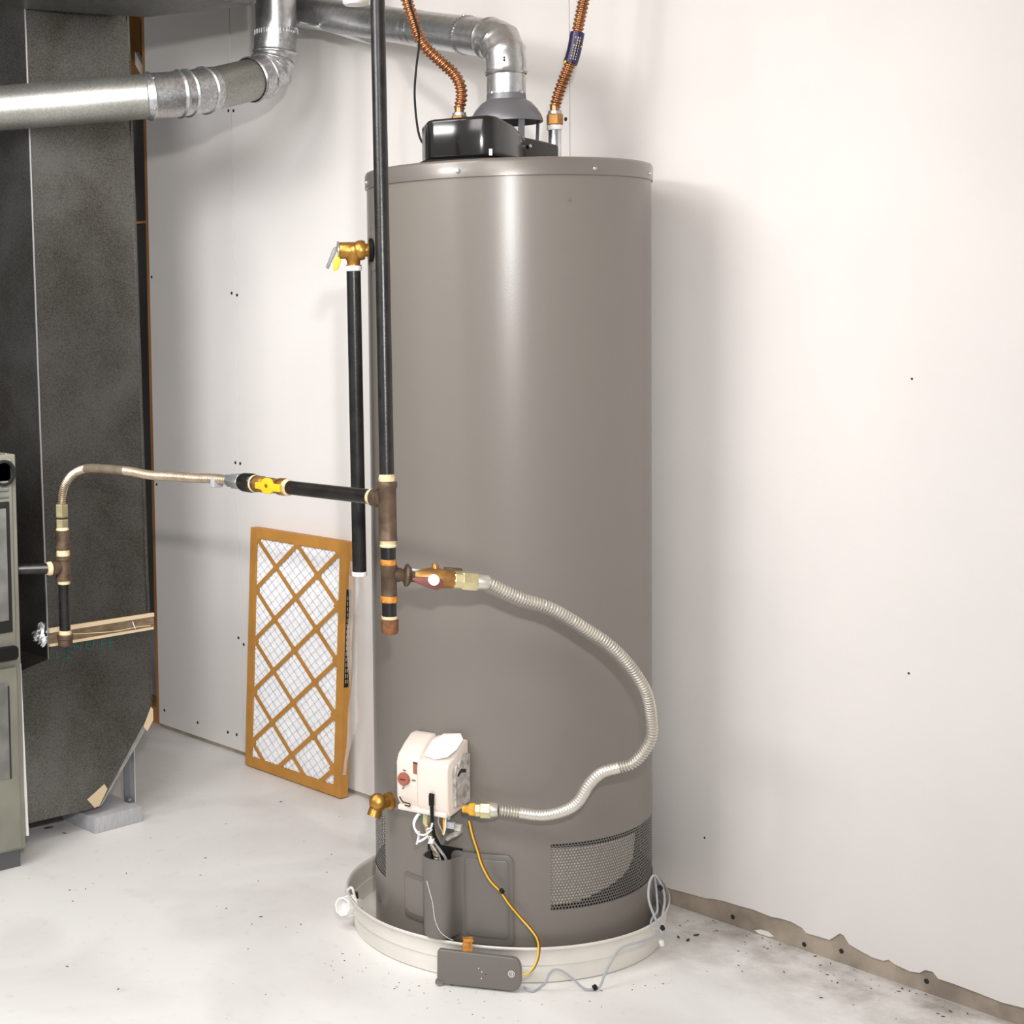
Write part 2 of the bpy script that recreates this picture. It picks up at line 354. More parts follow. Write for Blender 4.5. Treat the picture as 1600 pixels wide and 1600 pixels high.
# lid with rolled rim
obj('lid', lathe([(R+.0005, 1.506), (R+.0035, 1.507), (R+.0035, 1.533), (R+.001, 1.5385), (R-.004, 1.540), (R-.012, 1.538), (.05, 1.545), (.0, 1.546)], (0,0,0), (0,0,1), 96, capa=False), m_lid, wh, angle=55)
for az in (-27.5, 25, 63.5, 115, -85, -150):
    p = TA(az, R+.0034, 1.518); d = TA(az, 1, 0)
    obj('lid_screw', lathe([(.0042, 0), (.0042, .0012), (.003, .0028), (.001, .003)], p, d, 10), m_zinc, wh)
# perforated vents with real holes
def vent(az0, az1, parent):
    p = .0064; rr = R-.0012; row = p*math.sqrt(3)/2; g = G(); arc = math.radians(az1-az0)*rr
    nj = int((ZT-ZB+.006)/row); ni = int(arc/p)+1
    for j in range(nj+1):
        for i in range(ni+1):
            cu, cz = (i+(.5 if j % 2 else 0))*p, ZB-.003+j*row
            if cu > arc+.004: continue
            v = []
            for k in range(12):
                a = math.pi/6*k+math.pi/6
                ro = p/math.sqrt(3)*1.0 if k % 2 == 0 else p/2
                for rad in (ro, p*.335):
                    u, z = cu+rad*math.cos(a), cz+rad*math.sin(a)
                    v.append(TA(az0+math.degrees(u/rr), rr, z))
            g.add(v, [(2*k, 2*((k+1)%12), 2*((k+1)%12)+1, 2*k+1) for k in range(12)])
    o = obj('perforated_vent', g, m_vent, parent, smooth=False); return o
vr = vent(VR[0]-.6, VR[1]+.6, wh); vl = vent(VL[0]-.6, VL[1]+.6, wh)
def shell(az0, az1, r, z0, z1, m, name, parent, step=3):
    k = max(2, int((az1-az0)/step)); g = G(); v = []
    for i in range(k+1):
        a = az0+(az1-az0)*i/k; v += [TA(a, r, z0), TA(a, r, z1)]
    g.add(v, [(2*i, 2*i+2, 2*i+3, 2*i+1) for i in range(k)]); return obj(name, g, m, parent)
shell(VR[0]-4, VR[1]+4, R-.03, ZB-.02, ZT+.02, m_black_in, 'vent_shade_backing', vr)  # black sheet behind the holes paints the unlit inside
shell(VL[0]-4, VL[1]+4, R-.03, ZB-.02, ZT+.02, m_black_in, 'vent_shade_backing', vl)  # left vent's unlit inside, painted by a black sheet
# dusty screen behind the right vent, its lower edge uneven
g = G(); v = []
LZ = [(5.2,.1385),(12,.1405),(20,.144),(26,.152),(33,.160),(40,.170),(45,.182),(48,.200),(50,.2475)]
for i in range(23):
    a = 5.2+i*44.5/22; k = max(j for j in range(len(LZ)-1) if LZ[j][0] <= a+1e-6); t = (a-LZ[k][0])/(LZ[k+1][0]-LZ[k][0])
    zl = LZ[k][1]+(LZ[k+1][1]-LZ[k][1])*t + .0015*math.sin(a*1.7)
    v += [TA(a, R-.0045, zl), TA(a, R-.0045, .2495-.0001*a)]
g.add(v, [(2*i, 2*i+2, 2*i+3, 2*i+1) for i in range(22)]); obj('lint_screen', g, m_lint, vr)
# burner access door: curved plate and half round conduit cover
def plate(az0, az1, z0, z1, r0, r1, rc, g=None, n=18):
    """curved plate with rounded corners"""
    pts = []; wa = math.degrees(rc/R)
    for cx, cz, s in ((az1-wa, z1-rc, 0), (az0+wa, z1-rc, 90), (az0+wa, z0+rc, 180), (az1-wa, z0+rc, 270)):
        for k in range(5):
            a = math.radians(s+k*22.5); pts.append((cx+wa*math.cos(a), cz+rc*math.sin(a)))
    # subdivide long spans
    full = []
    for i, p in enumerate(pts):
        q = pts[(i+1) % len(pts)]; full.append(p)
        m_ = int(abs(q[0]-p[0])/3)
        for k in range(1, m_): full.append((p[0]+(q[0]-p[0])*k/m_, p[1]+(q[1]-p[1])*k/m_))
    N = len(full); g = g or G(); am, zm = (az0+az1)/2, (z0+z1)/2
    rings = []
    for s in (1, .97, .75, .5, .25):
        rings.append([(am+(a-am)*s, zm+(z-zm)*s) for a, z in full])
    v = [TA(a, r0, z) for a, z in full]
    for k, rg in enumerate(rings): v += [TA(a, r1-(.001 if k == 0 else 0), z) for a, z in rg]
    f = []
    for k in range(len(rings)):
        f += [(k*N+i, k*N+(i+1)%N, (k+1)*N+(i+1)%N, (k+1)*N+i) for i in range(N)]
    v.append(TA(am, r1, zm)); c = len(v)-1; f += [(len(rings)*N+i, len(rings)*N+(i+1)%N, c) for i in range(N)]
    return g.add(v, f)
door = obj('access_door', plate(-33, -9, .062, .238, R-.002, R+.006, .012), m_door, wh)
obj('raised_field', plate(-27.5, -10.6, .078, .228, R+.005, R+.0085, .008), m_door, door)
obj('window_plate', plate(-57, -44, .078, .168, R-.002, R+.003, .006), m_door, wh)
obj('window_plate', plate(-56, -45, .090, .160, R+.002, R+.0045, .004), m_tank, wh)
# conduit cover, U-shaped with thickness
az_c = -36.2; oc = TA(az_c, R+.002, 0); tn = TA(az_c, 1, 0); tt = TA(az_c+90, 1, 0)
U = [(-.0335, -.006)] + [(-.031*math.cos(math.radians(a)), .022+.027*math.sin(math.radians(a))) for a in range(0, 181, 15)] + [(.034, .006), (.040, .001), (.046, -.002)]
Ui = [(-.031, -.006)] + [(-.0285*math.cos(math.radians(a)), .022+.0245*math.sin(math.radians(a))) for a in range(0, 181, 15)] + [(.032, .004), (.039, -.002), (.045, -.005)]
g = G(); v = []; f = []; N = len(U)
for z in (.0765, .082, .226, .2285):
    s = .93 if z < .08 else 1
    v += [oc+tt*u*s+tn*w_+ZV*z for u, w_ in U] + [oc+tt*u*s+tn*w_+ZV*z for u, w_ in Ui]
for k in range(3):
    for i in range(N-1):
        a, b_ = k*2*N+i, (k+1)*2*N+i
        f += [(a, a+1, b_+1, b_), (a+N, b_+N, b_+N+1, a+N+1)]
    f += [(k*2*N, (k+1)*2*N, (k+1)*2*N+N, k*2*N+N), (k*2*N+N-1, k*2*N+2*N-1, (k+1)*2*N+2*N-1, (k+1)*2*N+N-1)]
for i in range(N-1): f.append((6*N+i, 6*N+i+1, 7*N+i+1, 7*N+i))
f.append(tuple(range(N)))
g.add(v, f); obj('conduit_cover', g, m_door, wh)
shell(-44, -28.5, R+.0012, .14, .242, m_black_in, 'opening_shade', wh, 1.5)  # black sheet on the jacket paints the shade of the opening
g = G(); pth, _ = spline([oc+tt*u+tn*w_+ZV*z for u, w_, z in ((-.012,.0475,.185),(-.004,.0502,.165),(.002,.0502,.145),(.006,.0495,.115),(.016,.047,.092),(.030,.040,.080),(.036,.034,.0765))], .004)
obj('stray_thread', sweep(pth, .0006, 5), m_white, wh)
# pin bolts near the foot, scuff
obj('plug_button', lathe([(.011, 0), (.011, .0006), (.008, .001)], TA(-81.5, R, .075), TA(-81.5, 1, 0), 14), m_vent, wh)
obj('plug_button', lathe([(.003, 0), (.003, .0012), (.001, .0016)], TA(14.5, R, 1.461), TA(14.5, 1, 0), 10), m_lid, wh)
# escutcheon plates
obj('escutcheon', lathe([(.040, 0), (.040, .002), (.036, .003), (.0, .003)], TA(-78, R-.001, 1.381), TA(-78, 1, 0), 28), m_tank, wh)
obj('escutcheon', lathe([(.037, 0), (.037, .002), (.034, .003), (.0, .003)], TA(-64, R-.001, .318), TA(-64, 1, 0), 28), m_tank, wh)

# relief valve and its discharge tube
rv = thing('relief_valve', 'x', 'x', T(-.31, 0, 1.36)); del rv['label'], rv['category']; rv.parent = wh; rv.location = T(-.31, 0, 1.36) - wh.location
d = -RV
obj('valve_body', lathe([(.020,.0),(.020,.006),(.013,.007),(.013,.012),(.018,.0125),(.020,.018),(.0195,.026),(.016,.032),(.0165,.034),(.0165,.062),(.015,.064),(0,.064)], T(-.274,.01,1.3835), d, 22), m_brass, rv)
obj('neck_gasket', lathe([(.023,0),(.023,.006),(.017,.008)], T(-.272,.012,1.3835), d, 20), m_rubber, rv)
obj('outlet', lathe([(.017,0),(.0165,.018),(.0135,.022),(.0125,.030),(.0155,.031),(.0155,.036)], T(-.309,.01,1.3855), -ZV, 20), m_brass, rv)
obj('valve_emblem', lathe([(.006,0),(.006,.001),(.004,.0015),(.0,.0015)], T(-.310,.0255,1.385), NV, 14), m_brass, rv)
obj('lever_cap', lathe([(.0175,0),(.0175,.003),(.009,.004)], T(-.338,.01,1.3845), d, 16), m_grey_nut, rv)
g = prismg(TL([(-.343,.004,1.392),(-.349,.004,1.389),(-.3635,.004,1.352),(-.359,.004,1.3475),(-.3525,.004,1.362),(-.344,.004,1.378)]), NV*.012); obj('lever', g, m_hood, rv, bevel=.0012)
g = prismg(TL([(-.341,.012,1.383),(-.350,.012,1.362),(-.349,.012,1.343),(-.341,.012,1.346),(-.334,.012,1.362)]), NV*.008); obj('yellow_tag', g, m_yellow, rv, bevel=.001)
dt = obj('discharge_tube', cyl(T(-.3095,.012,1.347), T(-.3060,.012,.742), .0140, 24), m_pipe, wh)
obj('white_collar', lathe([(.0155,0),(.0165,.002),(.0165,.008),(.0145,.010)], T(-.3095,.012,1.343), ZV, 20), m_white, dt)
obj('white_collar', lathe([(.0142,0),(.0152,.001),(.0152,.008),(.0145,.009)], T(-.3060,.012,.7365), ZV, 20), m_white, dt)

for _o in (rv, dt): _o.location += NV*.045 - RV*.0035
# drain valve
dv = obj('drain_valve', lathe([(.017,0),(.017,.010),(.0115,.012),(.011,.028),(.015,.032),(.0155,.046),(.012,.050),(0,.05)], TA(-66, R, .297), TA(-72, 1, 0)+NV*.45, 18), m_brass, wh)
pc = TA(-66, R, .297)+(TA(-72, 1, 0)+NV*.45).normalized()*.038
obj('handwheel', lathe([(.0155,0),(.0165,.003),(.0165,.012),(.013,.016),(.005,.018),(0,.018)], pc+ZV*.006+NV*.004, (NV*.9+ZV*.35-RV*.15), 10), m_brass, dv)
obj('hose_outlet', lathe([(.010,0),(.0125,.010),(.0135,.012),(.0135,.026),(.010,.026),(.009,.02)], pc, (-ZV*.85-RV*.35+NV*.25), 18), m_brass, dv)

# ---------------- gas control valve on the front-left of the tank
PH = -36.5
vn = TA(PH, 1, 0); vt = TA(PH+90, 1, 0)
def V(t, r, z): return vt*t + vn*r + ZV*z
gv = thing('gas_control', 'x', 'x', V(0, .32, .325)); del gv['label'], gv['category']; gv.parent = wh; gv.location = V(0, .32, .325)-wh.location
prof = [(.277,.333),(.300,.328),(.346,.323),(.352,.327),(.358,.340),(.359,.410),(.354,.424),(.330,.434),(.300,.452),(.277,.455)]
body = obj('control_body', prismg([V(-.013, r, z) for r, z in prof], vt*.066), m_cream, gv, bevel=.004)
prof2 = [(.277,.335),(.300,.330),(.342,.326),(.347,.334),(.353,.345),(.3535,.413),(.346,.428),(.322,.445),(.300,.457),(.277,.458)]
left = obj('control_face', prismg([V(-.062, r, z) for r, z in prof2], vt*.0495), m_cream, gv, bevel=.007)
obj('bottom_lip', prismg([V(-.056, r, z) for r, z in [(.29,.328),(.356,.322),(.357,.328),(.354,.332),(.29,.337)]], vt*.104), m_cream, gv, bevel=.0015)
obj('dust_flap', prismg([V(t, r, z) for t, r, z in [(-.004,.346,.430),(.022,.350,.427),(.046,.345,.434),(.058,.330,.447),(.058,.306,.459),(.045,.292,.465),(.008,.292,.459),(-.006,.315,.448)]], ZV*.004), m_white, gv, bevel=.0015)
# rough side plate with torn top
obj('side_plate', prismg([V(.0535, r, z) for r, z in [(.284,.338),(.338,.340),(.340,.404),(.334,.418),(.326,.412),(.318,.426),(.306,.421),(.300,.432),(.284,.430)]], vt*.006), m_rough_al, gv, smooth=False)
obj('side_slot', prismg([V(.0595, r, z) for r, z in [(.300,.398),(.318,.402),(.331,.396),(.332,.401),(.318,.409),(.300,.404)]], vt*.0008), m_hole, gv, smooth=False)
obj('temperature_knob', lathe([(.0125,0),(.0125,.004),(.0115,.0065),(0,.0068)], V(-.0425,.353,.3825), vn+ZV*.05, 22), m_knob, gv)
obj('knob_slot', obox(V(-.0425,.3602,.3825), vt*.006, vn*.0005, ZV*.0007), m_hole, gv, smooth=False)
obj('selector_window', prismg([V(-.0225, .3537, .396), V(-.0132, .3537, .396), V(-.0132, .3537, .418), V(-.0225, .3537, .418)], vn*.001), m_knob, gv, smooth=False)
obj('selector_shadow', prismg([V(-.0225, .3545, .4155), V(-.0132, .3545, .4155), V(-.0132, .3545, .418), V(-.0225, .3545, .418)], vn*.0008), m_hole, gv, smooth=False)
text('on_mark', '- ON', .0052, V(-.0235,.3541,.3825), vt, ZV, m_hole, gv)
text('pilot_mark', 'PLT', .0045, V(-.044,.3541,.3655), vt*.5+ZV, ZV-vt, m_hole, gv)
text('off_mark', 'OFF', .0038, V(-.042,.3541,.3985), vt-ZV*.3, ZV, m_hole, gv)
pth = rounded([V(-.054,.353,.346), V(-.044,.358,.339), V(-.026,.361,.339), V(-.026,.361,.334), V(-.038,.360,.334)], .002, 4)
obj('wire_clip', sweep(pth, .0011, 8), m_rubber, gv)
for t in (-.011, .004, .046): obj('mount_stud', lathe([(.0035,0),(.0035,.008),(.002,.009)], V(t,.350 if t<.04 else .342,.325), -ZV, 10), m_grey_nut, gv)
# igniter lead
obj('igniter_boot', sweep([V(.021,.3605,.366), V(.021,.3625,.362), V(.021,.3625,.345), V(.021,.3615,.343), V(.0208,.361,.335), V(.020,.360,.328)], lambda s: .0052 if s < .022 else .0036, 10), m_rubber, gv)
pth, _ = spline([V(.0205,.360,.332), V(.020,.359,.315), V(.017,.352,.300), V(.013,.340,.280), V(.012,.320,.255), V(.012,.306,.225), V(.012,.304,.19)], .004)
obj('igniter_lead', sweep(pth, .0034, 8), m_rubber, gv)
# pilot tubes and wires running down into the conduit cover
obj('burner_nut', hexnut(V(-.004,.340,.325), -ZV, .0075, .026), m_brass_b, gv, smooth=False)
obj('burner_tube', sweep(spline([V(-.004,.340,.302), V(-.004,.332,.28), V(-.004,.314,.25), V(-.004,.301,.225), V(-.004,.300,.18)], .0012)[0], lambda s: .0062+.0008*math.cos(s/.0026*6.283), 12), m_flexb, gv)
def wire(name, l, r, m, parent=gv):
    pth, _ = spline([V(*p) for p in l], .004); return obj(name, sweep(pth, r, 7), m, parent)
wire('white_wire', [(-.013,.350,.322),(-.020,.356,.309),(-.021,.357,.296),(-.012,.358,.284),(.003,.358,.284),(.014,.357,.293),(.017,.355,.297)], .0019, m_white)
wire('white_wire', [(-.012,.352,.320),(-.018,.358,.305),(-.018,.359,.294),(-.010,.360,.286)], .0017, m_white)
wire('white_wire', [(.010,.358,.297),(.019,.362,.301),(.022,.362,.311)], .0019, m_white)
wire('white_wire', [(.006,.350,.281),(-.004,.354,.272),(-.015,.354,.266),(-.019,.350,.260),(-.017,.346,.274),(-.018,.344,.284)], .0024, m_white)
wire('white_wire', [(.006,.350,.279),(.005,.338,.262),(.005,.318,.240),(.005,.304,.222),(.005,.302,.19)], .0016, m_white)
wire('white_wire', [(.014,.350,.272),(.016,.338,.262),(.016,.318,.240),(.016,.304,.222),(.016,.302,.19)], .0016, m_white)
wire('grey_wire', [(.018,.348,.268),(.022,.336,.255),(.023,.312,.228),(.023,.300,.20)], .0015, m_greyw)
obj('white_plug', prismg([V(.005,.349,.266), V(.016,.349,.268), V(.020,.349,.279), V(.015,.349,.275), V(.013,.349,.282), V(.010,.349,.275)], vn*.004), m_white, gv, bevel=.0008)
wire('yellow_wire', [(.037,.344,.325),(.037,.346,.312),(.036,.344,.298),(.030,.338,.285)], .0018, m_yellow)
wire('brown_wire', [(.033,.343,.325),(.033,.345,.310),(.032,.341,.296),(.028,.336,.28)], .0018, m_red)
wire('white_wire', [(.041,.344,.325),(.041,.346,.314),(.039,.344,.299),(.032,.338,.284)], .0016, m_white)
wire('grey_wire', [(.027,.345,.325),(.026,.347,.310),(.030,.343,.296),(.032,.338,.285)], .0013, m_greyw)
wire('green_wire', [(-.030,.335,.326),(-.026,.336,.314),(-.018,.334,.305),(-.008,.33,.30)], .0018, m_green)
wire('green_wire', [(.056,.325,.305),(.050,.322,.292),(.040,.320,.280),(.030,.320,.273)], .0018, m_green)
obj('wire_plug', obox(V(.047,.338,.305), vt*.009, vn*.004, ZV*.006), m_greyw, gv, bevel=.001)
obj('plug_socket', obox(V(.061,.334,.302), vt*.007, vn*.004, ZV*.006), m_rough_al, gv, bevel=.001)
obj('frayed_bundle', sweep(spline([V(.062,.326,.297), V(.052,.326,.287), V(.040,.326,.279), V(.032,.326,.272)], .004)[0], lambda s: .0062-.05*s, 8), m_rough_al, gv)
# ---------------- things standing on the lid
vd = thing('damper_housing', 'x', 'x', T(-.10, .12, 1.54)); del vd['label'], vd['category']; vd.parent = wh; vd.location = T(-.10, .12, 1.54)-wh.location
cab = [(-.178,.165),(-.166,.178),(-.085,.205),(-.066,.207),(-.050,.200),(-.012,.150),(.020,.100),(.022,.080),(.0,.050),(-.12,.045),(-.165,.075),(-.182,.12)]
box_ = G(); nb = len(cab); zz = [1.546 for _ in cab]; zt = [1.622, 1.624, 1.626, 1.626, 1.626, 1.616, 1.594, 1.590, 1.60, 1.612, 1.614, 1.618]
box_.add([T(a, b_, z) for (a, b_), z in zip(cab, zz)] + [T(a, b_, z) for (a, b_), z in zip(cab, zt)], [tuple(range(nb))[::-1], tuple(range(nb, 2*nb))] + [(i, (i+1)%nb, nb+(i+1)%nb, nb+i) for i in range(nb)])
obj('housing', box_, m_black_gloss, vd, bevel=.008, angle=50)
obj('base_flange', prismg([T(a*1.02-.003, b_*1.02+.002, 1.5405) for a, b_ in cab], ZV*.006), m_black_in, vd, smooth=False)
obj('damper_arm', prismg([T(*p) for p in [(.010,.085,1.542),(.095,.045,1.542),(.095,.045,1.583),(.060,.062,1.590),(.010,.085,1.598)]], -NV*.05+RV*.0), m_black_gloss, vd, bevel=.004)
obj('housing_screw', lathe([(.0045,0),(.0045,.002),(.002,.004)], T(.032,.078,1.578), NV*.6+RV*.6, 10), m_zinc, vd)
obj('edge_chip', obox(T(-.064,.208,1.556), RV*.003, NV*.0005, ZV*.006), m_seam, vd, smooth=False)
pth, _ = spline(TL([(-.160,.09,1.572),(-.168,.085,1.577),(-.182,.08,1.599),(-.189,.08,1.642),(-.191,.08,1.691),(-.1865,.08,1.74),(-.181,.08,1.7895),(-.193,.08,1.8386),(-.199,.08,1.865),(-.21,.05,2.0),(-.215,.02,2.42)]), .01)
obj('power_cord', sweep(pth, .0023, 8), m_rubber, vd)
# draft hood
hd = obj('draft_hood', lathe([(.0385,1.690),(.0395,1.678),(.050,1.671),(.061,1.659),(.069,1.646),(.0725,1.636),(.0722,1.633),(.066,1.637),(.050,1.650),(.030,1.655)], (0,0,0), ZV, 40, capa=False, capb=False), m_hood, wh)
for az in (17, 100, 200, 290):
    p = TA(az, .066, 1.637); q = TA(az, .062, 1.545); t = TA(az+90, .0065, 0)
    obj('hood_leg', obox((p+q)/2, t, TA(az, .0012, 0), (p-q)/2), m_hood, hd, smooth=False)
obj('flue_collar', lathe([(.055,1.541),(.055,1.548),(.040,1.552),(.038,1.575),(.034,1.575),(.034,1.55)], (0,0,0), ZV, 28), m_hood, hd)
# water nipples
for s in (-1, 1):
    a = .098*s-.002*(s > 0)+ (0 if s > 0 else .004)
    nip = obj('water_nipple', lathe([(.0128,1.540),(.0128,1.620),(.0118,1.622)], T(a,0,0), ZV, 22), m_zinc, wh)
    obj('thread_tape', lathe([(.0145,1.617),(.0155,1.619),(.0155,1.624),(.014,1.627)], T(a,0,0), ZV, 20), m_white, nip)

# ================================================================== COPPER CONNECTORS
def copper(pts, label, straight):
    t = thing('copper_connector', label, 'water pipe', pts[0], 'corrugated copper connectors on the tank top')
    p0 = pts[0]
    obj('union_nut', hexnut(p0, ZV, .0165, .022), m_brown_brass, t, smooth=False)
    obj('washer_ring', lathe([(.0135,0),(.0135,.006),(.0115,.007)], p0+ZV*.022, ZV, 18), m_grey_nut, t)
    obj('plain_end', cyl(p0+ZV*.024, p0+ZV*straight, .0095, 18), m_copper, t)
    return t
n1 = T(.0965, 0, 1.6265)
c1 = [n1, T(.0965,0,1.645), T(.0975,0,1.664), T(.103,0,1.685), T(.113,0,1.712), T(.1235,0,1.737), T(.1335,0,1.764), T(.1385,0,1.785), T(.1435,0,1.815), T(.150,0,1.846), T(.1555,0,1.872), T(.162,0,1.905), T(.175,0,1.98), T(.178,0,2.15), T(.178,0,2.42)]
t = copper(c1, 'right copper connector with a dark purple label sleeve, leaving the tank beside the vent hood', .042)
obj('corrugated_tube', hose(c1[2:], .0120, .0084, .0036, 16), m_copper, t)
lp, _ = spline(TL([(.1275,0,1.7475),(.1325,0,1.7615),(.1375,0,1.781),(.1425,0,1.808)]), .003)
ls = obj('label_sleeve', sweep(lp, .0142, 18), m_label, t)
ax = (lp[-1]-lp[0]).normalized(); sd = NV.cross(ax).normalized()
for k in range(9):
    q = lp[0].lerp(lp[-1], .13+.085*k)
    for j, off in enumerate((-.006, -.0015, .0035)):
        if random.random() < .85:
            rr_ = math.sqrt(.0144**2-off**2)
            obj('label_print', obox(q+sd*off+NV*rr_, ax*random.uniform(.0012,.0022), sd*random.uniform(.0006,.0013), NV*.0003), m_gold, ls, smooth=False)
obj('label_dot', lathe([(.0028,0),(.0028,.001),(.002,.0014)], lp[1]+(-sd*.0 -RV*.012+NV*.0085), -RV*.8+NV*.6, 10), m_yellow, ls)
obj('label_dot', lathe([(.0018,0),(.0018,.001),(.001,.0014)], lp[len(lp)//2]+RV*.0105+NV*.010, RV*.7+NV*.7, 10), m_yellow, ls)
n2_ = T(-.094, 0, 1.6265)
c2 = [n2_, T(-.094,0,1.645), T(-.0935,0,1.664), T(-.089,0,1.688), T(-.0925,0,1.712), T(-.105,0,1.733), T(-.122,0,1.749), T(-.145,0,1.770), T(-.160,0,1.786), T(-.171,0,1.803), T(-.1785,0,1.822), T(-.187,0,1.850), T(-.1955,0,1.878), T(-.205,0,1.91), T(-.222,0,1.98), T(-.228,0,2.15), T(-.228,0,2.42)]
t = copper(c2, 'left copper connector curving up from behind the black housing', .042)
obj('corrugated_tube', hose(c2[2:], .0122, .0084, .0036, 16), m_copper, t)

# ================================================================== VENT PIPES
fl = thing('vent_pipe', 'galvanised vent pipe rising from the tank hood and bending left along the wall', 'vent pipe', (0, 0, 1.66), 'galvanised round vents')
e0 = Vector((0, 0, 1.795)); e1 = Vector((-.93, .235, 2.02)); dd = (e1-e0).normalized()
obj('riser', lathe([(.0385,1.668),(.0385,1.734)], (0,0,0), ZV, 36, capa=False, capb=False), m_galv_pipe, fl)
arc = [Vector((0,0,1.728))] + rounded([Vector((0,0,1.735)), e0, e0+dd*.075], .052, 12)[1:] 
ev, _ = spline(arc, .004)
def beads(r, at, h=.0028, wd=.0035):
    return lambda s: r + sum(h*math.exp(-((s-a)/wd)**2) for a in at)
Le = sum((ev[i]-ev[i-1]).length for i in range(1, len(ev)))
obj('vent_elbow', sweep(ev, beads(.0398, (.004, .044, .072, Le-.012)), 36, cap=False), m_galv_pipe, fl)
for k, az in enumerate((-55, 40)): obj('sheet_screw', lathe([(.0042,0),(.0042,.002),(.002,.0035)], TA(az, .0388, 1.690), TA(az, 1, 0), 10), m_zinc, fl)
for p in ((.3, .75), (.55, .5)):
    obj('rivet', lathe([(.0022,0),(.0015,.0015)], T(-.010, .041, 1.745+.02*p[0]), NV, 8), m_hole, fl)
s0 = e0+dd*.068; path = [s0+dd*(i*.004) for i in range(int((e1-s0).length/.004))]
obj('sloped_run', sweep(path, beads(.0385, (.085, .30, .33, .46), .0012, .003), 36, cap=False), m_galv_pipe, fl)
g = G(); x, y, _d = frame(dd)
for k in range(36):
    a = 2*math.pi*k/36; p = s0+dd*.088+(x*math.cos(a)+y*math.sin(a))*.0395
    obox(p, dd*.006, (x*-math.sin(a)+y*math.cos(a))*.0012, (x*math.cos(a)+y*math.sin(a))*.0009, g)
obj('crimped_end', g, m_galv_elbow, fl, smooth=False)
for k, (a, h) in enumerate(((100, .004), (200, .002), (100, .12))):
    n_ = x*math.cos(math.radians(a))+y*math.sin(math.radians(a)); obj('sheet_screw', lathe([(.0042,0),(.0042,.002),(.002,.0035)], s0+dd*h+n_*.0385, n_, 10), m_zinc, fl)

ff = thing('furnace_flue', 'large galvanised furnace flue crossing in front of the duct and turning up', 'vent pipe', (-.86, .09, 1.74), 'galvanised round vents')
A = Vector((-1.35, -.97, 1.713)); B = Vector((-.842, -.2907, 1.766)); B2 = Vector((-.822, -.215, 1.774)); Cc = Vector((-.829, -.128, 1.7905)); D_ = Vector((-.867, .052, 1.836)); E_ = Vector((-.863, .10, 1.875))
r4 = .0510
obj('long_run', sweep([A.lerp(B, i/40) for i in range(41)], r4, 40, cap=False), m_galv_dull, ff)
pe, Lp = spline([B-(B-A).normalized()*.004, B, B2, Cc], .0015)
obj('adjustable_elbow', sweep(pe, beads(r4+.0012, (.006, Lp*.44, Lp*.56, Lp*.86), .0042, .0026), 40, cap=False), m_galv_elbow, ff)
d2 = (D_-Cc).normalized()
obj('short_run', sweep([Cc-d2*.01, Cc+d2*.05, D_-d2*.02], r4-.001, 40, cap=False), m_galv_dull, ff)
K = Vector((-.872, .092, 1.850))
top = Vector((-.866, .098, 1.950))
pe, Lp = spline(rounded([D_-d2*.045, K, top], .05, 10), .002)
obj('upper_elbow', sweep(pe, beads(r4+.0012, (.004, .045, .075, .100, .125), .0040, .0028), 40, cap=False), m_galv_elbow, ff)
obj('vertical_run', sweep([top-ZV*.012, Vector((-.866,.098,2.1)), Vector((-.866,.098,2.42))], r4-.0008, 40, cap=False), m_galv_pipe, ff)
g = G()
for k in range(44):
    a = 2*math.pi*k/44; c_, s_ = math.cos(a), math.sin(a)
    obox(top+Vector((c_*.0525, s_*.0525, -.002)), Vector((-s_, c_, 0))*.0012, Vector((c_, s_, 0))*.001, ZV*.006, g)
obj('crimped_end', g, m_galv_elbow, ff, smooth=False)
ax = (B-A).normalized(); x, y, _d = frame(ax)
for base_, n_ in ((B+ax*.010, NV*.75+ZV*.65), (B+ax*.012, NV*.75-ZV*.68), (Cc+d2*.012, NV*.98+ZV*.1), (Cc-d2*.02, NV*.5-ZV*.85), (D_-d2*.030, NV*.85+ZV*.45)):
    n_ = n_.normalized(); obj('sheet_screw', lathe([(.004,0),(.004,.002),(.002,.0035)], base_+n_*.0525, n_, 10), m_zinc, ff)
obj('hanger_strap', sweep([Vector((-.80,.12,1.962)), Vector((-.79,.17,1.955)), Vector((-.78,.25,1.94)), Vector((-.77,.327,1.925))], .004, 6), m_zinc, ff)

# ================================================================== GAS PIPING
gp = thing('gas_pipe', 'black iron gas pipe dropping from the ceiling with rusty tees in front of the tank', 'gas pipe', (.2055, -.511, .70))
def lp3(z):   # the drop leans very slightly
    t = (1.8043-z)/(1.8043-.7078); return Vector((.1472+(.2054-.1472)*t, -.4687+(-.5108+.4687)*t, z))
obj('drop_pipe', cyl(lp3(.97), lp3(2.42), .0128, 24), m_pipe, gp)
obj('thread_sealant', lathe([(.0138,0),(.0146,.003),(.014,.010),(.0132,.013)], lp3(.966), lp3(1.2)-lp3(.9), 20), m_dope, gp)
tee = obj('upper_tee', lathe([(.0165,0),(.0165,.003),(.0158,.005),(.0158,.090),(.0178,.093),(.0180,.101),(.0165,.103)], lp3(.864), lp3(1.2)-lp3(.9), 24), m_fit, gp)
pt = lp3(.9365)
obj('tee_branch', lathe([(.0135,0),(.0135,.020),(.0165,.022),(.0165,.034),(.014,.035)], pt, (-1,0,0), 20), m_fit, tee)
obj('thread_sealant', lathe([(.0152,0),(.0155,.002),(.0150,.008),(.0142,.010)], pt+Vector((-.034,0,0)), (-1,0,0), 18), m_dope, gp)
obj('thread_sealant', lathe([(.0142,0),(.0152,.002),(.0135,.005),(.0135,.008),(.0150,.011),(.0142,.013)], lp3(.853), ZV, 18), m_dope, gp)
obj('nipple', cyl(lp3(.815), lp3(.858), .0132, 22), m_pipe, gp)
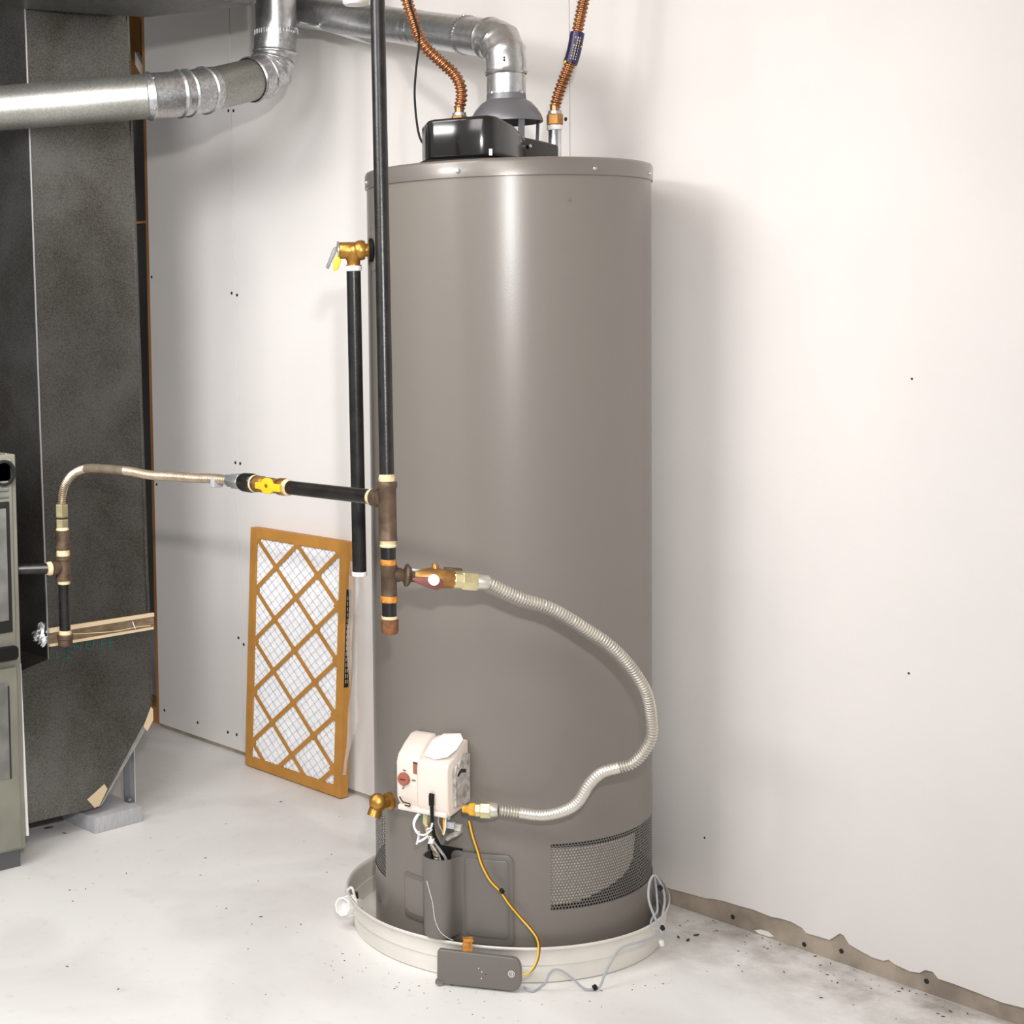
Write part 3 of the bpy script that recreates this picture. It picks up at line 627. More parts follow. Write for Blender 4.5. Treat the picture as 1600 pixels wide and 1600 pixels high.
obj('thread_sealant', lathe([(.0138,0),(.0145,.002),(.0140,.009),(.0132,.011)], lp3(.821), ZV, 18), m_amber, gp)
tee2 = obj('lower_tee', lathe([(.0150,0),(.0140,.002),(.0138,.012),(.0138,.052),(.0150,.054),(.0150,.062)], lp3(.760), ZV, 24), m_fit, gp)
obj('thread_sealant', lathe([(.0142,0),(.0152,.002),(.0148,.010),(.0132,.012)], lp3(.757), ZV, 18), m_amber, gp)
obj('drip_leg', cyl(lp3(.715), lp3(.760), .0128, 22), m_pipe, gp)
obj('thread_sealant', lathe([(.0132,0),(.0142,.002),(.0138,.007)], lp3(.726), ZV, 18), m_dope, gp)
obj('drip_cap', lathe([(.0125,0),(.0150,.003),(.0155,.010),(.0155,.024),(.0145,.026)], lp3(.702), ZV, 18), m_rust, gp)
# branch toward the tank: union, valve
q0 = T(-.285, .464, .806); q1 = T(-.133, .460, .789); dv_ = (q1-q0).normalized()
obj('branch_nipple', lathe([(.0130,.0),(.0125,.018),(.0105,.022),(.0105,.07)], q0, dv_, 18), m_fit, tee2)
obj('flange_ring', lathe([(.0120,0),(.0195,.003),(.0205,.007),(.0165,.011),(.0105,.014)], q0+dv_*.024, dv_, 18), m_fit, gp)
obj('square_key', obox(q0+dv_*.046+ZV*.010, dv_*.008, NV*.005, ZV*.004), m_grey_nut, gp, bevel=.001)
gvlv = obj('ball_valve', lathe([(.0100,.042),(.0130,.050),(.0150,.062),(.0180,.072),(.0185,.085),(.0170,.092),(.0160,.104),(.0150,.112),(.0150,.118)], q0, dv_, 24), m_brown_brass, gp)
obj('bleed_boss', lathe([(.0065,0),(.0062,.008),(.0035,.011)], q0+dv_*.080+ZV*.015, ZV, 12), m_brown_brass, gvlv)
obj('valve_handle', prismg([q0+dv_*s+NV*.017+ZV*z for s, z in ((.036,-.004),(.040,.001),(.070,.004),(.090,.001),(.092,-.012),(.080,-.018),(.060,-.014))], NV*.005), mat('maroon_handle', (.19, .055, .05), .5), gvlv, bevel=.0015)
obj('handle_disc', lathe([(.0098,0),(.0098,.006),(.009,.0075),(.002,.0075),(.0015,.0065),(0,.0065)], q0+dv_*.074+NV*.021+ZV*.000, NV+RV*.12, 22), m_white, gvlv)
obj('tab_bolt', obox(q0+dv_*.112+ZV*.0175-NV*.004, dv_*.016, NV*.004, ZV*.0025), m_fit, gvlv, smooth=False)
# the long level branch toward the furnace
hp = Vector((.1661-.0, -.5003, .9365))
L0, L1 = Vector((.158, -.5003, .9365)), Vector((-.094, -.5003, .9352))
obj('level_branch', cyl(L0, L1, .0132, 22), m_pipe, gp)
obj('thread_sealant', lathe([(.0138,0),(.0158,.003),(.0165,.007),(.0150,.012)], L1+Vector((.012,0,0)), (-1,0,0), 18), m_dope, gp)
vb = obj('shutoff_valve', lathe([(.0160,0),(.0168,.004),(.0165,.018),(.0135,.022),(.0150,.040),(.0145,.062),(.0130,.066),(.0160,.072),(.0160,.088)], L1, (-1,0,0), 20), m_brown_brass, gp)
obj('yellow_handle', prismg([Vector((x, -.5003-.020, z)) for x, z in ((-.082,.929),(-.0885,.9285),(-.104,.929),(-.108,.925),(-.113,.9225),(-.130,.9225),(-.135,.925),(-.139,.929),(-.158,.930),(-.158,.942),(-.139,.943),(-.135,.949),(-.128,.952),(-.114,.952),(-.108,.949),(-.105,.943),(-.0885,.943),(-.082,.942))][::-1], Vector((.0,-.006,0))), m_yellow, vb, bevel=.001)
obj('handle_screw', lathe([(.0035,0),(.0035,.0015),(.002,.002)], Vector((-.121,-.5265,.938)), (0,-1,0), 10), m_brass, vb)
obj('union_collar', lathe([(.0140,.088),(.0165,.090),(.0150,.097),(.0175,.099),(.0190,.106),(.0185,.130),(.0170,.136),(.0150,.140)], L1, (-1,0,0), 22), m_pipe, gp)
obj('thread_sealant', lathe([(.0150,.094),(.0172,.096),(.0168,.101),(.0150,.103)], L1, (-1,0,0), 18), m_dope, gp)

# flexible gas line to the water heater
hx = thing('gas_flex_line', 'pale corrugated flexible gas line looping down the front of the tank', 'gas hose', T(0, .34, .333), 'corrugated gas hoses')
hp_ = [(-.133,.46,.789),(-.1286,.46,.7899),(-.1096,.46,.785),(-.0598,.455,.7595),(-.0063,.45,.7406),(.0338,.445,.7174),(.0663,.44,.6953),(.0978,.435,.6732),(.1317,.425,.6407),(.159,.415,.6045),(.1774,.405,.5706),(.1891,.39,.5248),(.1903,.385,.4884),(.1764,.38,.4579),(.1556,.375,.4358),(.1312,.37,.4277),(.1032,.365,.4173),(.082,.36,.3949),(.0631,.355,.3617),(.0382,.35,.3439),(.0013,.34,.3331),(-.0417,.33,.3355),(-.0763,.325,.3394)]
obj('corrugated_hose', hose(TL(hp_), .0108, .0054, .0038, 12, ((.69, .955),)), m_flex, hx)
obj('flare_nut', hexnut(q0+dv_*.126, dv_, .0170, .028), m_brass_b, hx, smooth=False)
obj('nut_shoulder', lathe([(.0150,.112),(.0162,.114),(.0162,.127),(.0150,.128)], q0, dv_, 8), m_brass_b, hx, smooth=False)
obj('hose_ferrule', lathe([(.0128,.154),(.0132,.156),(.0128,.170),(.0118,.174)], q0, dv_, 20), m_flex, hx)
b0, b1 = T(-.142, .308, .3375), T(-.0763, .325, .3394); db = (b1-b0).normalized()
obj('yellow_adapter', lathe([(.0060,0),(.0075,.010),(.0115,.014),(.0120,.022),(.0095,.026)], b0, db, 14), mat('yellow_sealant', (.75, .40, .03), .4, noise=.3, nscale=90, bump=.5, bscale=150), hx)
obj('flare_nut', hexnut(b0+db*.024, db, .0125, .010), m_brass_b, hx, smooth=False)
obj('flare_nut', hexnut(b0+db*.033, db, .0155, .020), m_brass_b, hx, smooth=False)
obj('hose_ferrule', lathe([(.0140,.053),(.0142,.055),(.0130,.062),(.0115,.066)], b0, db, 20), m_flex, hx)

# flexible line to the furnace with its drip leg
fx = thing('furnace_gas_line', 'beige corrugated gas line arching from the yellow valve to a capped drip leg', 'gas hose', (-.93, -.50, .51), 'corrugated gas hoses')
fpts = [(-.262,-.5003,.9352),(-.3257,-.5003,.9348),(-.40,-.5003,.931),(-.48,-.5003,.929),(-.56,-.5003,.926),(-.64,-.5003,.9285),(-.7241,-.5003,.9275),(-.80,-.5003,.9245),(-.845,-.5003,.917),(-.885,-.5003,.902),(-.914,-.5003,.880),(-.928,-.5003,.855),(-.932,-.5003,.832)]
obj('corrugated_hose', hose(fpts, .0100, .0056, .0040, 12, ((.55, .78),)), m_flexb, fx)
obj('zinc_nut', hexnut(Vector((-.234,-.5003,.9353)), (-1,0,0), .0165, .026), m_grey_nut, fx, smooth=False)
obj('zinc_nut', hexnut(Vector((-.258,-.5003,.9353)), (-1,0,0), .0140, .018), m_zinc, fx, smooth=False)
obj('hose_tag', obox((-.318,-.5003,.928), (.006,0,0), (0,.0125,0), (0,0,.010)), m_greyw, fx, bevel=.002)
X, Y = -.932, -.5003
def vl_(prof, z, m, name, seg=20, parent=fx): return obj(name, lathe(prof, (X, Y, z), ZV, seg), m, parent, angle=35)
obj('brass_nut', hexnut((X, Y, .803), ZV, .0155, .030), m_brass_b, fx, smooth=False)
obj('brass_nut', hexnut((X, Y, .778), ZV, .0150, .020), m_brass_b, fx, smooth=False)
vl_([(.0150,0),(.0155,.002),(.0130,.007)], .772, m_dope, 'thread_sealant')
vl_([(.0165,0),(.0185,.003),(.0185,.008),(.0160,.010),(.0158,.018),(.0150,.028),(.0170,.036),(.0170,.044)], .727, m_fit, 'reducing_coupling')
vl_([(.0150,0),(.0158,.002),(.0150,.017)], .711, m_dope, 'thread_sealant')
ft = vl_([(.0185,0),(.0190,.002),(.0190,.008),(.0165,.010),(.0165,.046),(.0190,.048),(.0190,.056),(.0175,.057)], .656, m_fit, 'furnace_tee')
obj('tee_branch', lathe([(.0135,0),(.0135,.016),(.0165,.018),(.0165,.030),(.0145,.031)], (X, Y, .687), (0,-1,0), 18), m_fit, ft)
obj('thread_sealant', lathe([(.0140,0),(.0165,.002),(.0160,.008),(.0138,.012)], (X, Y-.031, .687), (-.15,-1,0), 16), m_dope, fx)
obj('furnace_nipple', cyl((X, Y-.03, .687), (X-.045, Y-.104, .6865), .0128, 18), m_pipe, fx)
vl_([(.0138,0),(.0150,.004),(.0142,.010)], .647, m_dope, 'thread_sealant')
vl_([(.0130,0),(.0130,.125)], .530, m_pipe, 'drip_leg')
vl_([(.0145,0),(.0155,.004),(.0140,.011)], .528, m_dope, 'thread_sealant')
vl_([(.0150,0),(.0170,.003),(.0172,.014),(.0195,.017),(.0195,.024),(.0180,.026)], .503, m_fit, 'drip_cap')

# ================================================================== DRAIN PAN
pan = thing('drain_pan', 'round shallow aluminium drain pan under the water heater', 'pan', (-.02, 0, 0))
PC = Vector((-.018, 0, 0)); PR = .3235
g = G(); N = 120; prof = [(0, .003), (PR-.012, .003), (PR-.010, .004), (PR-.006, .022), (PR-.0065, .030), (PR-.0045, .036), (PR-.005, .048), (PR-.001, .066), (PR+.001, .0715), (PR+.004, .0735), (PR+.0055, .071), (PR+.004, .067)]
pr2 = [(PR+.0015, .066), (PR-.0025, .047), (PR-.0015, .037), (PR-.0065, .0335), (PR-.0045, .030), (PR-.0045, .0225), (PR-.0045, .022), (PR-.0075, .002), (PR-.012, .0008)]
allp = prof+pr2; v = []; f = []
for r, z in allp:
    for k in range(N):
        a = 2*math.pi*k/N
        wob = 1+ (.0035*math.sin(3*a+1)+.002*math.sin(7*a))*(z/.07)
        v.append(PC+Vector((math.cos(a)*max(r, .001)*wob, min(math.sin(a)*max(r, .001)*wob, .322), z)))
for i in range(len(allp)-1):
    for k in range(N): f.append((i*N+k, i*N+(k+1)%N, (i+1)*N+(k+1)%N, (i+1)*N+k))
g.add(v, f); obj('pan_shell', g, m_pan, pan, angle=60)
pd = -RV*.995+NV*.03; pd.normalize()
pp = PC+pd*(PR-.012)+ZV*.053
df = obj('drain_fitting', lathe([(.019,0),(.019,.012),(.023,.013),(.023,.022),(.0195,.023),(.0195,.046),(.016,.046),(.015,.030)], pp-ZV*.012, pd*.7+NV*.75+ZV*.25, 8), m_white, pan, smooth=False)
obj('drain_washer', lathe([(.026,0),(.026,.004),(.020,.005)], pp-ZV*.010-pd*.004, pd, 20), m_rubber, df)
obj('rim_clip', sweep(spline([PC+pd*(PR-.016)+RV*.004+NV*.012+ZV*.02, PC+pd*(PR-.010)+NV*.012+ZV*.060, PC+pd*(PR-.004)+NV*.010+ZV*.082, PC+pd*(PR+.004)+ZV*.074], .004)[0], .0028, 8), m_white, pan)

# ================================================================== FALLEN CONTROL COVER, WIRES
cv = thing('access_cover', 'small grey painted metal cover lying tilted on the floor against the pan', 'cover', (.19, -.28, 0))
ca, cb = Vector((.128, -.335, .004)), Vector((.255, -.243, .004))
ux = (cb-ca).normalized(); back = Vector((-.80, .60, 0)); back = (back-ux*back.dot(ux)).normalized()
uz = (ZV*.97 + back*.10).normalized(); un = ux.cross(uz)
if un.dot(NV) < 0: un = -un
Lc = (cb-ca).length; H = .064
def CV(s, h, d=0): return ca+ux*s+uz*h+un*d
pts = [(0,0),(Lc-.018,0)] + [(Lc-.018+.018*math.sin(math.radians(a)), .020-.020*math.cos(math.radians(a))) for a in (22,45,67,90)] + [(Lc,H-.024)] + [(Lc-.016+.016*math.cos(math.radians(a)), H-.022+.020*math.sin(math.radians(a))) for a in (22,45,67,90)] + [(.004,H),(0,H-.004)]
obj('cover_plate', prismg([CV(s, h) for s, h in pts], -un*.014), m_door, cv, bevel=.003)
obj('cover_lip', prismg([CV(s, h, d) for s, h, d in ((-.003,0,.001),(.004,-.003,.004),(.012,0,.001),(.012,.006,.001),(-.003,.006,.001))], -un*.012), m_door, cv, smooth=False)
ring = [CV(Lc-.018+.0056*math.cos(a*math.pi/10), .032+.0056*math.sin(a*math.pi/10), .0006) for a in range(21)]
em = obj('round_emblem', sweep(ring, .0006, 6, cap=False), m_white, cv)
for s, h0, h1, dx in ((-.0022,-.0035,.0035,0),(.0010,-.004,.0,.0004),(.0010,.0005,.004,-.0004),(.0028,-.002,.003,-.001)):
    obj('emblem_stroke', sweep([CV(Lc-.018+s, .032+h0, .0006), CV(Lc-.018+s+dx, .032+h1, .0006)], .0006, 6), m_white, em)
for s, h in ((.078,.036),(.084,.030),(.091,.026),(.083,.018)): obj('paint_chip', lathe([(.0013,0),(.001,.0006)], CV(s, h, -.0002), un, 7), m_white if s != .091 else m_hole, cv)
wire_y = [(-.130,.31,.3152),(-.1236,.306,.2868),(-.1136,.301,.2545),(-.1067,.300,.23),(-.0914,.301,.1992),(-.0724,.303,.1781),(-.0559,.304,.1533),(-.0357,.306,.1285),(-.0184,.318,.110),(-.0102,.336,.0993),(-.0113,.357,.0887),(-.0176,.370,.0709),(-.0297,.378,.0560),(-.044,.380,.050)]
ty = thing('yellow_wire', 'thin yellow wire hanging down the tank front from the gas control', 'wire', T(-.02, .34, .05))
obj('yellow_strand', sweep(spline(TL(wire_y), .005)[0], .0017, 8), m_yellow, ty)
obj('brown_strand', sweep(spline([T(a+.0028, b_-.0006, z+.0006) for a, b_, z in wire_y], .005)[0], .0014, 6), m_red, ty)
obj('wire_tie', lathe([(.0045,0),(.005,.002),(.005,.006),(.0035,.008)], T(-.0724, .305, .177), RV*.6+ZV*.5, 10), m_rubber, ty)
tc_ = thing('copper_tab', 'rusty orange metal tab hooked over the pan rim behind the grey cover', 'tab', T(-.137, .30, .05))
obj('tab_strip', obox(T(-.135, .3065, .0625), RV*.009, NV*.001, ZV*.0225), m_amber, tc_, smooth=False)
obj('tab_hook', obox(T(-.133, .302, .087), RV*.0095, NV*.007, ZV*.003), m_amber, tc_, bevel=.001)

tg = thing('grey_cable', 'thin grey cable draped from the pan rim along the floor to the grey cover', 'wire', T(.05, .35, 0))
gc = [(.02,.405,.010),(.012,.400,.004),(.026,.396,.003)]
pts = [Vector((.246,-.226,.006)), Vector((.262,-.222,.003)), Vector((.262,-.205,.003)), T(.003,.346,.020), T(.010,.343,.034), T(.020,.341,.042), T(.034,.341,.040), T(.055,.340,.024), T(.075,.341,.006), T(.092,.340,.003), T(.106,.337,.008), T(.116,.332,.028), T(.130,.326,.052), T(.142,.320,.066), T(.160,.312,.073), T(.190,.300,.076), T(.222,.275,.074), T(.240,.258,.072), T(.240,.250,.082)]
obj('cable_run', sweep(spline(pts, .005)[0], .0024, 8), m_greyw, tg)
pts = [T(.240,.250,.082), T(.228,.254,.106), T(.218,.250,.140), T(.224,.236,.168), T(.238,.222,.174), T(.2545,.212,.145), T(.2600,.206,.118), T(.255,.205,.085)]
obj('cable_loop', sweep(spline(pts, .005)[0], .0024, 8), m_greyw, tg)
obj('cable_loop', sweep(spline([T(.232,.250,.076), T(.226,.235,.085), T(.236,.215,.092), T(.246,.205,.098), T(.246,.200,.13), T(.240,.21,.168)], .005)[0], .0020, 8), m_greyw, tg)
for p in (T(.092,.340,.005), T(.240,.250,.080), T(.242,.228,.150)): obj('cable_clip', lathe([(.0045,0),(.0055,.002),(.0055,.007),(.003,.009)], p, RV+ZV*.5, 8), m_rubber, tg)
obj('cable_end', lathe([(.0045,0),(.005,.002),(.004,.010)], T(.240,.256,.060), -ZV*.8+RV*.2, 8), m_white, tg)

# ================================================================== FURNACE
fu = thing('furnace', 'greige metal furnace cabinet at the left edge with a dark round port', 'furnace', (-1.3, -.95, 0))
FX, FY = -.95, -.605
obj('cabinet', boxg((-1.62, -1.25, .043), (FX, FY-.002, .955)), m_furn, fu, bevel=.004)
obj('front_door', boxg((FX-.002, -1.25, .05), (FX+.010, FY-.018, .470)), m_furn, fu, bevel=.004)
obj('front_panel', boxg((FX-.002, -1.25, .49), (FX+.010, FY-.018, .946)), m_furn, fu, bevel=.004)
obj('port_ring', lathe([(.030,0),(.030,.005),(.024,.006),(.022,.001),(.021,-.004),(0,-.004)], (FX+.010, -.645, .915), (1,0,0), 26), m_furn_d, fu)
for k in range(3): obj('louver', boxg((FX+.009, -1.15, .858+.015*k), (FX+.014, -.633, .867+.015*k)), m_furn_g, fu, bevel=.003)
obj('viewing_slot', boxg((FX+.009, -1.10, .552), (FX+.0135, -.633, .850)), m_furn_d, fu, bevel=.002)
obj('viewing_pane', boxg((FX+.0125, -1.10, .580), (FX+.0145, -.643, .835)), m_furn_g, fu, bevel=.0005)
obj('door_handle', prismg([(FX+.009, y_, z_) for y_, z_ in ((-.90,.487),(-.632,.490),(-.626,.497),(-.626,.515),(-.630,.521),(-.90,.524))], (.016, 0, 0)), m_rubber, fu, bevel=.002)
obj('lower_grille', boxg((FX+.009, -1.10, .218), (FX+.0125, -.648, .440)), m_furn_g, fu, bevel=.001)
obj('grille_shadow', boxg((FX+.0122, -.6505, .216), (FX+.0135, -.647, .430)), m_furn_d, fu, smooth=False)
obj('side_flange', prismg([(FX-.02, FY-.002, .47), (FX-.02, FY+.006, .47), (FX-.012, FY+.0095, .068), (FX-.012, FY+.003, .068)], (.004, 0, 0)), m_white, fu, smooth=False)
obj('plinth', boxg((-1.6, -1.23, 0), (FX-.012, FY-.012, .043)), mat('grey_plinth', (.11, .11, .115), .6), fu, smooth=False)
obj('cabinet_screw', lathe([(.004,0),(.004,.002),(.002,.003)], (FX-.01, FY-.02, .955), ZV, 10), m_zinc, fu)

# ================================================================== RETURN DUCT
du = thing('return_duct', 'tall galvanised return air duct beside the furnace with a tapered boot', 'duct', (-1.2, -.33, .05))
DX = -1.07
# upright: left edge leans a little
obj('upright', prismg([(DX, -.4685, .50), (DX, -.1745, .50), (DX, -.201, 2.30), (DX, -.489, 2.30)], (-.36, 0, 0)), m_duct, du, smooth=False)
obj('edge_seam', prismg([(DX-.001, -.4695, .445), (DX+.002, -.4695, .445), (DX+.002, -.4900, 2.30), (DX-.001, -.4900, 2.30)], (0, .0028, 0)), m_seam, du, smooth=False)  # hem along the duct corner, its catch-light painted pale
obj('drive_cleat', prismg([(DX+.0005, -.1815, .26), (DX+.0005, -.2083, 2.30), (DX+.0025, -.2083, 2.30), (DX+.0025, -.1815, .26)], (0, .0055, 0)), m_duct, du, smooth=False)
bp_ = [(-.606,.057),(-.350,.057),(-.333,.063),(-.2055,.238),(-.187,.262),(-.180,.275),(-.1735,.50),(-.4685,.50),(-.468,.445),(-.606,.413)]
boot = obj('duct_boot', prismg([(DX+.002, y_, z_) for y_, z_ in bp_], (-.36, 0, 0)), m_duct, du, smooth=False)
obj('lower_hem', prismg([(DX-.004, y_, z_) for y_, z_ in ((-.342,.057),(-.331,.059),(-.3255,.064),(-.222,.192),(-.196,.226),(-.186,.245),(-.1935,.258),(-.2065,.240),(-.333,.066))], (.004, 0, 0)), m_duct_lt, boot, smooth=False)
for y_, z_ in ((-.598,.40),(-.594,.305),(-.588,.20)): obj('rivet_slot', obox((DX+.003, y_+.012, z_), (.001,0,0), (0,.008,.001), (0,0,.002)), m_hole, boot, smooth=False)
# foil tape band
tb = obj('foil_tape', prismg([(DX+.003, -.4685, .4775), (DX+.003, -.1680, .4790), (DX+.003, -.1700, .519), (DX+.003, -.4685, .5165)], (.006, 0, 0)), m_foil, du, smooth=False)
obj('tape_edge', prismg([(DX+.0035, -.4690, .476), (DX+.0035, -.1720, .479), (DX+.0035, -.1720, .4855), (DX+.0035, -.4690, .4825)], (.0075, 0, 0)), m_chip, tb, smooth=False)
obj('tape_edge', prismg([(DX+.0035, -.4690, .509), (DX+.0035, -.1690, .511), (DX+.0035, -.1690, .520), (DX+.0035, -.4690, .520)], (.0068, 0, 0)), m_chip, tb, smooth=False)
obj('tape_wrinkle', sweep(spline([(DX+.010, -.42, .500), (DX+.0105, -.36, .494), (DX+.0105, -.28, .489), (DX+.0105, -.22, .491), (DX+.010, -.18, .489)], .01)[0], .0012, 6), m_chip, tb)
obj('tape_wrinkle', sweep(spline([(DX+.010, -.233, .507), (DX+.0115, -.231, .498), (DX+.0105, -.226, .488)], .004)[0], .0012, 6), m_white, tb)
g = G()
for k in range(26):
    p = Vector((DX+.002-random.random()*.05, -.472+random.uniform(-.010, .006), .482+random.random()*.046))
    obox(p, Vector((random.uniform(-.008,.008), random.uniform(-.004,.004), random.uniform(-.008,.008))), Vector((.001, .003, .001)), Vector((0, .001, .003)), g)
cr = obj('crumpled_tape', g, m_seam, tb, smooth=False); cr['kind'] = 'stuff'
obj('paper_chip', prismg([(DX+.0022, y_, z_) for y_, z_ in ((-.372,.083),(-.352,.0585),(-.338,.0615),(-.3135,.098),(-.322,.112))], (.0015, 0, 0)), m_chip, du, smooth=False)
obj('paper_chip', prismg([(DX+.0022, y_, z_) for y_, z_ in ((-.2035,.235),(-.193,.222),(-.1745,.248),(-.1745,.275),(-.180,.282))], (.0015, 0, 0)), m_chip, du, smooth=False)
def mk(ch, y_, z_, s): text('marker_letter', ch, s, (DX+.003, y_, z_), (0, 1, .06), (0, -.03, 1), m_ink, du, .0002)
mk('N', -.3895, .4655, .034); mk('O', -.354, .4625, .034); mk('I', -.3205, .459, .036); mk('E', -.2935, .4605, .036); mk('1', -.447, .449, .032); mk('2', -.416, .449, .032)

# overhead trunk duct
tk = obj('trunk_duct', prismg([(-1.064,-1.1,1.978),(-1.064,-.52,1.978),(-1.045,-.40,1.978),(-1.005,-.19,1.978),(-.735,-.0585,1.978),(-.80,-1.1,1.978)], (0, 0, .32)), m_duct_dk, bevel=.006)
tag(tk, 'dark grey green sheet metal trunk duct running overhead at the top left', 'duct')
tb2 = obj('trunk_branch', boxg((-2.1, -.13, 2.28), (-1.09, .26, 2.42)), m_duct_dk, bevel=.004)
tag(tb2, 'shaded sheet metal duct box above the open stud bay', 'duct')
# white light fitting above
lh = thing('lamp_holder', 'white round fitting hanging at the top edge left of the black gas pipe', 'fitting', (-.32, -.11, 1.9))
lc = Vector((-.322, -.113, 1.906))
obj('fitting_cup', lathe([(.018,.003),(.024,0),(.028,.004),(.029,.03),(.022,.05),(.022,.08)], lc, ZV, 24), m_white, lh)
obj('fitting_stem', cyl(lc+ZV*.078, Vector((lc.x, lc.y, 2.42)), .010, 14), m_greyw, lh)
obj('fitting_label', obox(lc+RV*.018+NV*.0205+ZV*.012, RV*.004, NV*.001, ZV*.008), m_yellow, lh, smooth=False)

# wood block and metal leg under the boot
bl = prismg([(-1.0461,-.3648,0),(-1.0555,-.2200,0),(-1.42,-.234,0),(-1.40,-.372,0)], (0,0,.039))
tag(obj('wood_block', bl, m_block, bevel=.0015), 'short grey painted lumber offcut on the floor under the duct', 'wood block')
pst = thing('support_leg', 'dark steel channel leg standing on the grey lumber under the duct boot', 'leg', (-1.10, -.225, .039))
obj('channel_web', boxg((-1.118, -.2335, .0392), (-1.116, -.2155, .215)), m_hood, pst, smooth=False)
obj('channel_flange', boxg((-1.118, -.2165, .0392), (-1.094, -.2145, .222)), m_seam, pst, smooth=False)  # flange coloured pale to paint the channel's lit edge
obj('channel_foot', boxg((-1.116, -.2330, .0392), (-1.094, -.2160, .0412)), m_hood, pst, smooth=False)
obj('foot_bolt', lathe([(.005,0),(.006,.002),(.006,.006),(.003,.008)], (-1.105,-.225,.0412), ZV, 8), m_zinc, pst)

# ================================================================== AIR FILTER
af = thing('air_filter', 'pleated white furnace filter in an orange brown cardboard frame leaning on the wall', 'filter', (-1.09, .29, 0))
FWd, FH, FT = .414, .668, .027
fo = Vector((-1.289, .274, .004)); fx_ = Vector((1, -.004, 0)).normalized(); fz = Vector((.012, .026, .667)).normalized(); fn = fx_.cross(fz)
if fn.y > 0: fn = -fn
def F(u, v_, d=0): return fo+fx_*u+fz*v_+fn*d
bw = .028; iw, ih = FWd-2*bw, FH-2*bw
def fbox(u0, u1, v0, v1, d0, d1, name, m, parent, bev=0): return obj(name, prismg([F(u0,v0,d0), F(u1,v0,d0), F(u1,v1,d0), F(u0,v1,d0)], fn*(d1-d0)), m, parent, smooth=False, bevel=bev)
fbox(0, bw, 0, FH, -FT, .0, 'frame_side', m_card, af, .0006); fbox(FWd-bw, FWd, 0, FH, -FT, .0, 'frame_side', m_card, af, .0006)
fbox(bw, FWd-bw, 0, bw, -FT, .0, 'frame_rail', m_card, af, .0006); fbox(bw, FWd-bw, FH-bw, FH, -FT, .0, 'frame_rail', m_card, af, .0006)
# pleated media
g = G(); np_ = 26; v = []
for i in range(np_*2+1):
    u = bw-.004+(iw+.008)*i/(np_*2); d = -.003 if i % 2 else -.0085
    v += [F(u, bw-.004, d), F(u, FH-bw+.004, d)]
g.add(v, [(2*i, 2*i+2, 2*i+3, 2*i+1) for i in range(np_*2)]); media = obj('pleated_media', g, m_media, af, smooth=False)
# wire mesh behind the lattice
g = G()
def clip(p, d, w_, h_):
    t0, t1 = -9, 9
    for q, dd_, lim in ((p[0], d[0], w_), (p[1], d[1], h_)):
        if abs(dd_) < 1e-9: continue
        a, b_ = (0-q)/dd_, (lim-q)/dd_; a, b_ = min(a, b_), max(a, b_); t0, t1 = max(t0, a), min(t1, b_)
    return (t0, t1) if t1 > t0+.004 else None
P_ = .1425; sl = (P_/2)/(iw/4)
def lines(step, off, slope):
    out = []; k = -60
    while k < 90:
        c = off+k*step; r_ = clip((0, c), (1, slope), iw, ih)
        if r_: out.append(((r_[0], c+slope*r_[0]), (r_[1], c+slope*r_[1])))
        k += 1
    return out
for s in (sl, -sl):
    for (a, b_) in lines(P_/5, ih, s):
        pa, pb = F(bw+a[0], bw+a[1], -.0022), F(bw+b_[0], bw+b_[1], -.0022); t_ = (pb-pa); 
        obox((pa+pb)/2, t_/2, fn.cross(t_).normalized()*.0003, fn*.0003, g)
wm = obj('wire_mesh', g, m_rough_al, media, smooth=False); wm['kind'] = 'stuff'
# cardboard lattice strips, ends trimmed to the frame
hw = .0062
for s in (sl, -sl):
    for (a, b_) in lines(P_, ih, s):
        pa, pb = Vector((a[0], a[1])), Vector((b_[0], b_[1])); t_ = (pb-pa).normalized(); n_ = Vector((-t_.y, t_.x))
        pa -= t_*.012; pb += t_*.012
        q = [pa+n_*hw, pb+n_*hw, pb-n_*hw, pa-n_*hw]
        dz = -.0004 if s > 0 else -.0010
        obj('lattice_strip', prismg([F(bw+p.x, bw+p.y, dz) for p in q], -fn*.0012), m_card, af, smooth=False)
# gussets where the strips cross and meet the frame
g = G()
k = 0
for i in range(5):
    for j in range(-1, 12):
        u = iw*i/4; v_ = ih-j*P_/2
        if (i+j) % 2: continue
        if v_ < -.001 or v_ > ih+.001: continue
        hu, hv = (.0135, .0115) if 0 < i < 4 else (.021, .018)
        q = [(u-hu, v_), (u, v_+hv), (u+hu, v_), (u, v_-hv)]
        q = [(min(iw+.002, max(-.002, a)), min(ih+.002, max(-.002, b_))) for a, b_ in q]
        prismg([F(bw+a, bw+b_, -.0002) for a, b_ in q], -fn*.0012, g)
    if i in (0, 4):      # flat cut ends of the half diamonds
        for j in range(0, 9):
            if (i+j) % 2 == 0: continue
            v_ = ih-j*P_/2; sg = 1 if i == 0 else -1; u = 0 if i == 0 else iw
gu = obj('lattice_gusset', g, m_card, af, smooth=False); gu['kind'] = 'stuff'
lb = obj('edge_label', prismg([F(FWd-.0015, v_, d) for v_, d in ((.29,-.003),(.545,-.003),(.545,-.018),(.29,-.018))], fx_*.002), m_rubber, af, smooth=False)
